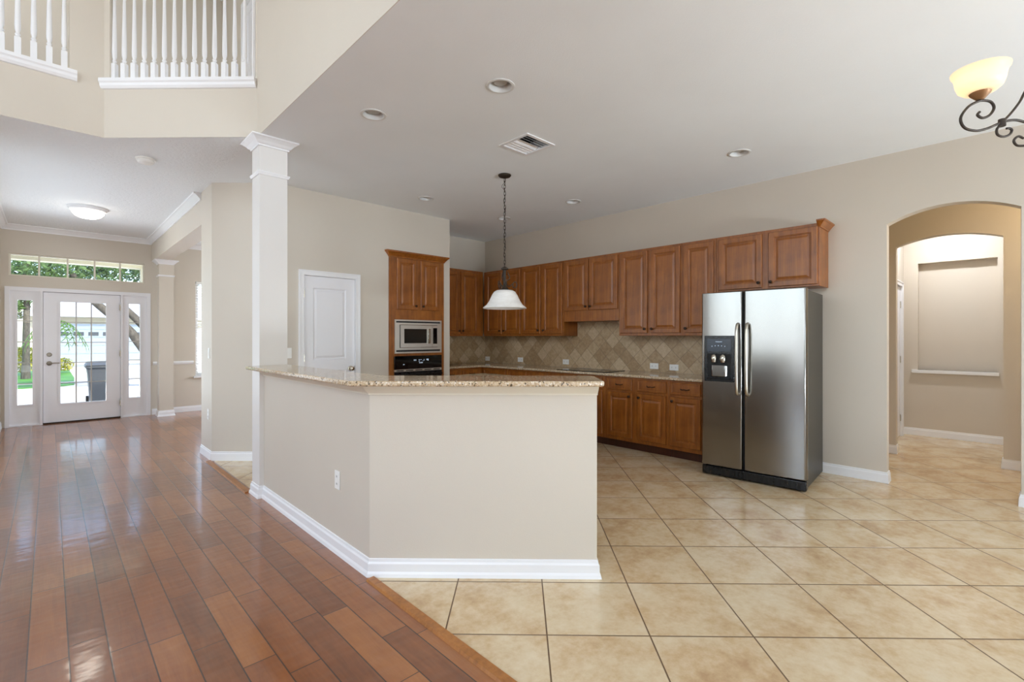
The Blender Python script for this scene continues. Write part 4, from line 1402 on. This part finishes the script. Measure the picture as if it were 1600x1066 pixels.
# chandelier at the edge of the nook
CD, CL = 1.6, 2.10
S_, C_ = math.sin(YAW), math.cos(YAW)
cxy = (S_ * CD + C_ * CL, C_ * CD - S_ * CL)
chd = thing('chandelier', 'scrolled dark iron chandelier with lit amber glass shades, cut by the picture edge', 'chandelier', (cxy[0], cxy[1], 1.9))


def zc_(px, py):
    x_, y_ = 1480 + px / 5.608, 50 + py / 5.608
    return CL - (x_ - 800) / F_PX * CD, CAM_H + (HORIZON - y_) / F_PX * CD      # radius from centre, height


def arm_pts(lst, ang):
    dx, dy = -C_, S_
    ca, sa = math.cos(ang), math.sin(ang)
    ux, uy = dx * ca - dy * sa, dx * sa + dy * ca
    return smooth_curve([(cxy[0] + ux * r, cxy[1] + uy * r, z) for r, z in (zc_(*q) for q in lst)], 6)


A1 = [(285, 700), (266, 728), (310, 754), (372, 728), (410, 665), (380, 612), (310, 600), (262, 612), (180, 660), (118, 755), (150, 838), (250, 866), (350, 846), (430, 812), (500, 785), (600, 772), (720, 800), (900, 840), (1150, 810), (1640, 720)]
A2 = [(478, 796), (560, 710), (635, 612), (672, 540), (740, 420), (860, 260), (1010, 100), (1200, -20), (1640, -60)]
A3 = [(482, 796), (437, 848), (440, 898), (490, 918), (545, 900), (566, 862), (545, 845), (520, 846)]
A4 = [(668, 932), (622, 915), (584, 950), (602, 988), (650, 998), (760, 985), (900, 935), (1140, 870), (1640, 800)]
shr_, shz = zc_(306, 330)
cupr, cupz0 = zc_(278, 598)
_, cupz1 = zc_(285, 518)
_, rimz = zc_(306, 330)
for q in range(3):
    ang = q * 2 * math.pi / 3
    arm = MB().tube(arm_pts(A1, ang), 0.0042, 8).build('arm', 'iron', chd, smooth=True)
    for nm, lst in (('brace', A2), ('curl', A3), ('curl', A4)):
        MB().tube(arm_pts(lst, ang), 0.0038, 8).build(nm, 'iron', arm, smooth=True)
    dx, dy = -C_, S_
    ca, sa = math.cos(ang), math.sin(ang)
    ux, uy = dx * ca - dy * sa, dx * sa + dy * ca
    sx_, sy_ = cxy[0] + ux * (cupr - 0.004), cxy[1] + uy * (cupr - 0.004)
    rc, zc2 = zc_(480, 796)
    MB().lathe([(0.0, zc2 - 0.012), (0.010, zc2 - 0.012), (0.010, zc2 + 0.012), (0.0, zc2 + 0.012)], (cxy[0] + ux * rc, cxy[1] + uy * rc, 0), 12).build('clip', 'iron', arm)
    MB().lathe([(0.0, cupz0), (0.010, cupz0 + 0.001), (0.018, cupz0 + 0.010), (0.027, cupz0 + 0.020), (0.030, cupz0 + 0.032), (0.0, cupz0 + 0.034)], (sx_, sy_, 0), 20).build('socket_cup', 'antique_bronze', arm, smooth=True)
    zs = cupz0 + 0.024
    hz = rimz - zs
    MB().lathe([(0.024, zs), (0.044, zs + hz * 0.05), (0.057, zs + hz * 0.20), (0.063, zs + hz * 0.42), (0.066, zs + hz * 0.66), (0.069, zs + hz * 0.80), (0.075, zs + hz * 0.92), (0.076, zs + hz), (0.072, zs + hz * 0.985), (0.065, zs + hz * 0.80), (0.060, zs + hz * 0.45), (0.053, zs + hz * 0.22), (0.024, zs + 0.005)], (sx_, sy_, 0), 32).build('glass_shade', 'amber_glass', arm, smooth=True)
    pl = bpy.data.lights.new('chandelier_bulb', 'POINT')
    pl.energy, pl.shadow_soft_size, pl.color = 2.2, 0.022, (1.0, 0.92, 0.80)
    po = bpy.data.objects.new('chandelier_bulb', pl)
    po.location = (sx_, sy_, zs + hz * 0.55)
    COL.objects.link(po)
_, zlow = zc_(1300, 800)
_, zhigh = zc_(1330, -60)
MB().lathe([(0.0, zlow - 0.05), (0.014, zlow - 0.045), (0.02, zlow - 0.02), (0.012, zlow), (0.018, zlow + 0.03), (0.012, zlow + 0.08), (0.012, zhigh - 0.02), (0.02, zhigh), (0.008, zhigh + 0.03), (0.006, CZ - 0.03), (0.05, CZ - 0.015), (0.065, CZ - 0.001), (0.0, CZ - 0.0005)], (cxy[0], cxy[1], 0), 18).build('stem', 'iron', chd, smooth=True)

# hall lamps out of view
hl = bpy.data.lights.new('niche_hall_lamp', 'AREA')
hl.shape, hl.size, hl.energy, hl.color = 'DISK', 0.16, 26, (0.94, 0.96, 1.0)
ho = bpy.data.objects.new('niche_hall_lamp', hl)
ho.location = (7.97, 0.42, 2.985)
COL.objects.link(ho)
h2 = bpy.data.lights.new('arch_hall_lamp', 'POINT')
h2.energy, h2.shadow_soft_size, h2.color = 20, 0.12, (1.0, 0.78, 0.50)
h2o = bpy.data.objects.new('arch_hall_lamp', h2)
h2o.location = (6.35, -0.75, 2.6)
COL.objects.link(h2o)

h3 = bpy.data.lights.new('upstairs_hall_fill', 'POINT')  # unseen lamp added to brighten the hall behind the railings
h3.energy, h3.shadow_soft_size, h3.color = 28, 0.2, (0.95, 0.97, 1.0)
h3o = bpy.data.objects.new('upstairs_hall_fill', h3)
h3o.location = (-0.6, 6.5, 5.7)
COL.objects.link(h3o)

# ------------------------------------------------------------------ outdoors (seen through the front door)
GZ = -0.30
struct(MB().box(-12, 40, 16.0, 60, GZ - 0.2, GZ), 'ground_driveway', 'concrete')
struct(MB().box(-12, 40, 10.47, 16.0, GZ - 0.2, GZ), 'ground_walk', 'concrete')
struct(MB().box(-0.8, 2.6, 10.47, 12.3, GZ, -0.03), 'floor_porch', 'concrete')
struct(MB().box(-2.2, 3.0, 10.47, 12.4, 3.1, 3.2), 'ceiling_porch', 'house_wall')
struct(MB().box(-2.2, 3.0, 12.15, 12.4, 2.74, 3.1), 'wall_porch_beam', 'house_wall')
struct(MB().box(1.34, 1.62, 12.12, 12.40, GZ, 2.74), 'wall_porch_post', 'house_wall')
struct(MB().box(-0.64, 5.12, 10.47, 10.5, CZ, 6.0), 'wall_front_upper', 'house_wall')
lw = MB().prism([(-12, 20.4), (0.25, 21.9), (0.62, 22.4), (0.72, 26), (0.70, 33), (-12, 34)], GZ, GZ + 0.03)
o = lw.build('lawn', 'grass')
o['kind'] = 'stuff'
tag(o, 'green front lawn beyond the driveway, seen through the door glass', 'lawn')
struct(MB().sweep([(-12, 23.2), (0.68, 23.2)], [(0, GZ + 0.03), (0.35, GZ + 0.03), (0.35, GZ + 0.045), (0, GZ + 0.045)], 1), 'path_edge', 'concrete')

hs = thing('neighbor_house', 'white neighbouring house with a garage door, across the driveway', 'house', (6, 43, GZ))
MB().box(-1.2, 16, 43.2, 50, GZ, 2.75).build('wall', 'house_wall', hs)
rf = MB().add([(-1.8, 42.6, 2.70), (16.5, 42.6, 2.70), (16.5, 50.6, 2.70), (-1.8, 50.6, 2.70), (3.5, 46.6, 5.0), (13, 46.6, 5.0)], [(0, 1, 5, 4), (1, 2, 5), (2, 3, 4, 5), (3, 0, 4), (3, 2, 1, 0)])
rf.build('roof', 'roof', hs)
gd = MB().box(-0.6, 5.6, 43.08, 43.2, GZ, 2.25)
for z in (0.25, 0.80, 1.35, 1.88):
    gd.box(-0.6, 5.6, 43.06, 43.08, z, z + 0.02)
gdo = gd.build('garage_door', 'garage_white', hs)
for i in range(8):
    x = -0.35 + i * 0.75
    MB().box(x, x + 0.52, 43.055, 43.08, 1.46, 1.70).build('window_pane', 'dark_glass', gdo)

tb = thing('trash_bin', 'dark grey wheeled trash bin standing on the driveway', 'trash bin', (0.95, 15.3, GZ))
bm_ = MB()
lo, hi = [], []
for (hx, hy, z) in ((0.25, 0.24, GZ + 0.02), (0.29, 0.29, GZ + 0.75), (0.31, 0.31, GZ + 0.90), (0.34, 0.34, GZ + 0.92), (0.34, 0.34, GZ + 0.98)):
    lo.append([(0.95 - hx, 15.3 - hy, z), (0.95 + hx, 15.3 - hy, z), (0.95 + hx, 15.3 + hy, z), (0.95 - hx, 15.3 + hy, z)])
vs_ = [p_ for l in lo for p_ in l]
fs_ = [(q * 4 + j, q * 4 + (j + 1) % 4, q * 4 + 4 + (j + 1) % 4, q * 4 + 4 + j) for q in range(4) for j in range(4)] + [(3, 2, 1, 0), (16, 17, 18, 19)]
bm_.add(vs_, fs_).build('body', 'bin', tb, bevel=0.02)
MB().add([(0.60, 14.94, GZ + 0.98), (1.30, 14.94, GZ + 0.98), (1.30, 15.66, GZ + 0.98), (0.60, 15.66, GZ + 0.98), (0.66, 15.05, GZ + 1.04), (1.24, 15.05, GZ + 1.04), (1.24, 15.62, GZ + 1.06), (0.66, 15.62, GZ + 1.06)],
         [(0, 1, 5, 4), (1, 2, 6, 5), (2, 3, 7, 6), (3, 0, 4, 7), (4, 5, 6, 7), (3, 2, 1, 0)]).build('lid', 'bin', tb, bevel=0.015)
for x in (0.64, 1.22):
    MB().lathe([(0.0, x), (0.11, x), (0.11, x + 0.05), (0.0, x + 0.05)], (0, 15.60, GZ + 0.11), 20, 'x').build('wheel', 'rubber', tb)
MB().tube([(0.70, 15.70, GZ + 0.93), (1.20, 15.70, GZ + 0.93)], 0.014, 8).build('handle', 'bin', tb)


def foliage(centre, rad, n, size, rng, stretch=(1, 1, 1)):
    m = MB()
    for _ in range(n):
        while True:
            q = Vector((rng.uniform(-1, 1), rng.uniform(-1, 1), rng.uniform(-1, 1)))
            if 0.25 < q.length < 1:
                break
        c = Vector(centre) + Vector((q.x * rad * stretch[0], q.y * rad * stretch[1], q.z * rad * stretch[2]))
        a = Vector((rng.uniform(-1, 1), rng.uniform(-1, 1), rng.uniform(-1, 1))).normalized()
        b = a.orthogonal().normalized()
        s = size * rng.uniform(0.6, 1.3)
        m.add([c - a * s, c + b * s * 0.45, c + a * s, c - b * s * 0.45], [(0, 1, 2, 3)])
    return m


rng = random.Random(3)


def tree(label, cat, x, y, trunk, crowns, leaf, n, size, name='tree', branch=None):
    t = thing(name, label, cat, (x, y, GZ))
    for nm, spec in (('trunk', trunk), ('branch', branch)):
        if not spec:
            continue
        pts, rad = zip(*[(Vector(p_[:3]), p_[3]) for p_ in spec])
        MB().tube(smooth_curve(pts, 4), 0.1, 10, taper=[rad[min(len(rad) - 1, i // 4)] + (rad[min(len(rad) - 1, i // 4 + 1)] - rad[min(len(rad) - 1, i // 4)]) * ((i % 4) / 4) for i in range((len(pts) - 1) * 4 + 1)]).build(nm, 'bark', t, smooth=True)
    m = MB()
    for c, r, st in crowns:
        mm = foliage(c, r, n, size, rng, st)
        m.add(mm.v, mm.f)
    m.build('foliage', leaf, t)
    return t


GL = GZ + 0.032
tree('leafy tree with a straight grey trunk, seen through the sidelight near the handle side', 'tree', -0.66, 26.5,
     [(-0.66, 26.5, GL, 0.15), (-0.65, 26.5, 0.6, 0.11), (-0.64, 26.5, 1.8, 0.10), (-0.62, 26.5, 3.2, 0.10), (-0.66, 26.5, 4.2, 0.08)],
     [((-0.9, 26.7, 3.6), 1.5, (1.0, 0.6, 0.8)), ((-1.5, 26.7, 2.6), 0.9, (1, 0.8, 0.9)), ((0.4, 26.9, 4.1), 1.4, (1.3, 0.6, 0.5))], 'leaf', 1000, 0.10)
tree('tree with thick leaning dark trunks crossing the far sidelight and door glass', 'tree', 3.2, 20.0,
     [(3.3, 20.0, GZ, 0.20), (2.85, 20.0, 0.0, 0.17), (2.15, 20.0, 1.15, 0.14), (1.87, 20.0, 1.60, 0.13), (1.29, 20.0, 2.20, 0.12), (0.87, 20.0, 2.66, 0.10), (0.5, 20, 3.3, 0.08)],
     [((0.5, 20.2, 3.75), 1.5, (1.5, 0.6, 0.45)), ((2.2, 20.4, 3.8), 1.4, (1.4, 0.6, 0.45)), ((0.3, 20.0, 2.95), 0.5, (1.6, 1, 0.5))], 'leaf', 1100, 0.085,
     branch=[(2.9, 20.0, 0.05, 0.15), (2.45, 20.05, 1.38, 0.13), (2.15, 20.05, 1.86, 0.12), (1.87, 20.05, 2.19, 0.11), (1.69, 20.05, 2.45, 0.10), (1.3, 20.05, 3.2, 0.08)])
tree('large hazy tree rising behind the neighbouring house', 'tree', 6.0, 33.0,
     [(6.0, 33.0, GZ, 0.3), (5.8, 33.0, 2.0, 0.25), (4.5, 33.0, 5.0, 0.2), (3.5, 33, 6.5, 0.15)],
     [((-0.6, 33.0, 5.1), 2.4, (1.4, 0.6, 0.5)), ((2.8, 33.0, 5.1), 2.4, (1.4, 0.6, 0.5)), ((5.6, 33.0, 5.3), 2.2, (1.2, 0.6, 0.5))], 'leaf_blue', 1200, 0.13)
# small palm
pt_ = thing('palm', 'small palm with drooping fronds in front of the garage', 'palm', (0.14, 22.8, GL))
MB().tube([(0.14, 22.8, GL), (0.14, 22.8, 0.8), (0.17, 22.8, 1.9)], 0.07, 10).build('trunk', 'bark', pt_, smooth=True)
for q in range(9):
    a = q * 2 * math.pi / 9 + 0.2
    ln = 0.85
    m = MB()
    spine = [Vector((0.17 + math.cos(a) * ln * s, 22.8 + math.sin(a) * ln * s, 1.9 + 0.35 * s - 1.25 * s * s)) for s in [i / 10 for i in range(11)]]
    m.tube(spine, 0.012, 5)
    side = Vector((-math.sin(a), math.cos(a), 0))
    for i in range(1, 11):
        for sg in (-1, 1):
            b_ = spine[i]
            wv = 0.30 * math.sin(math.pi * min(1, i / 10 * 0.9 + 0.1)) + 0.05
            dr = (spine[i] - spine[i - 1]).normalized()
            m.add([b_, b_ + dr * 0.055, b_ + side * sg * wv + dr * 0.12 + Vector((0, 0, -0.12))], [(0, 1, 2)])
    m.build('frond', 'palm_leaf', pt_)
sh = foliage((-0.85, 29.0, 0.38), 0.75, 1200, 0.07, rng, (1.0, 0.6, 0.75)).build('shrub', 'yellow_leaf')
tag(sh, 'yellow-green shrub on the lawn behind the straight tree trunk', 'shrub')
sh = foliage((0.42, 30, 0.10), 0.42, 500, 0.06, rng, (1.0, 0.6, 0.8)).build('shrub', 'yellow_leaf')
tag(sh, 'small yellow-green shrub at the corner of the garage door', 'shrub')
struct(MB().box(-30, 30, -24, -20, -0.3, 2.2), 'ground_hedge', 'leaf')
struct(MB().box(-30, 30, -60, -4.4, -0.5, -0.15), 'ground_backyard', 'concrete')
struct(MB().box(-60, -4.8, -4.4, 16, -0.5, -0.15), 'ground_backyard', 'concrete')
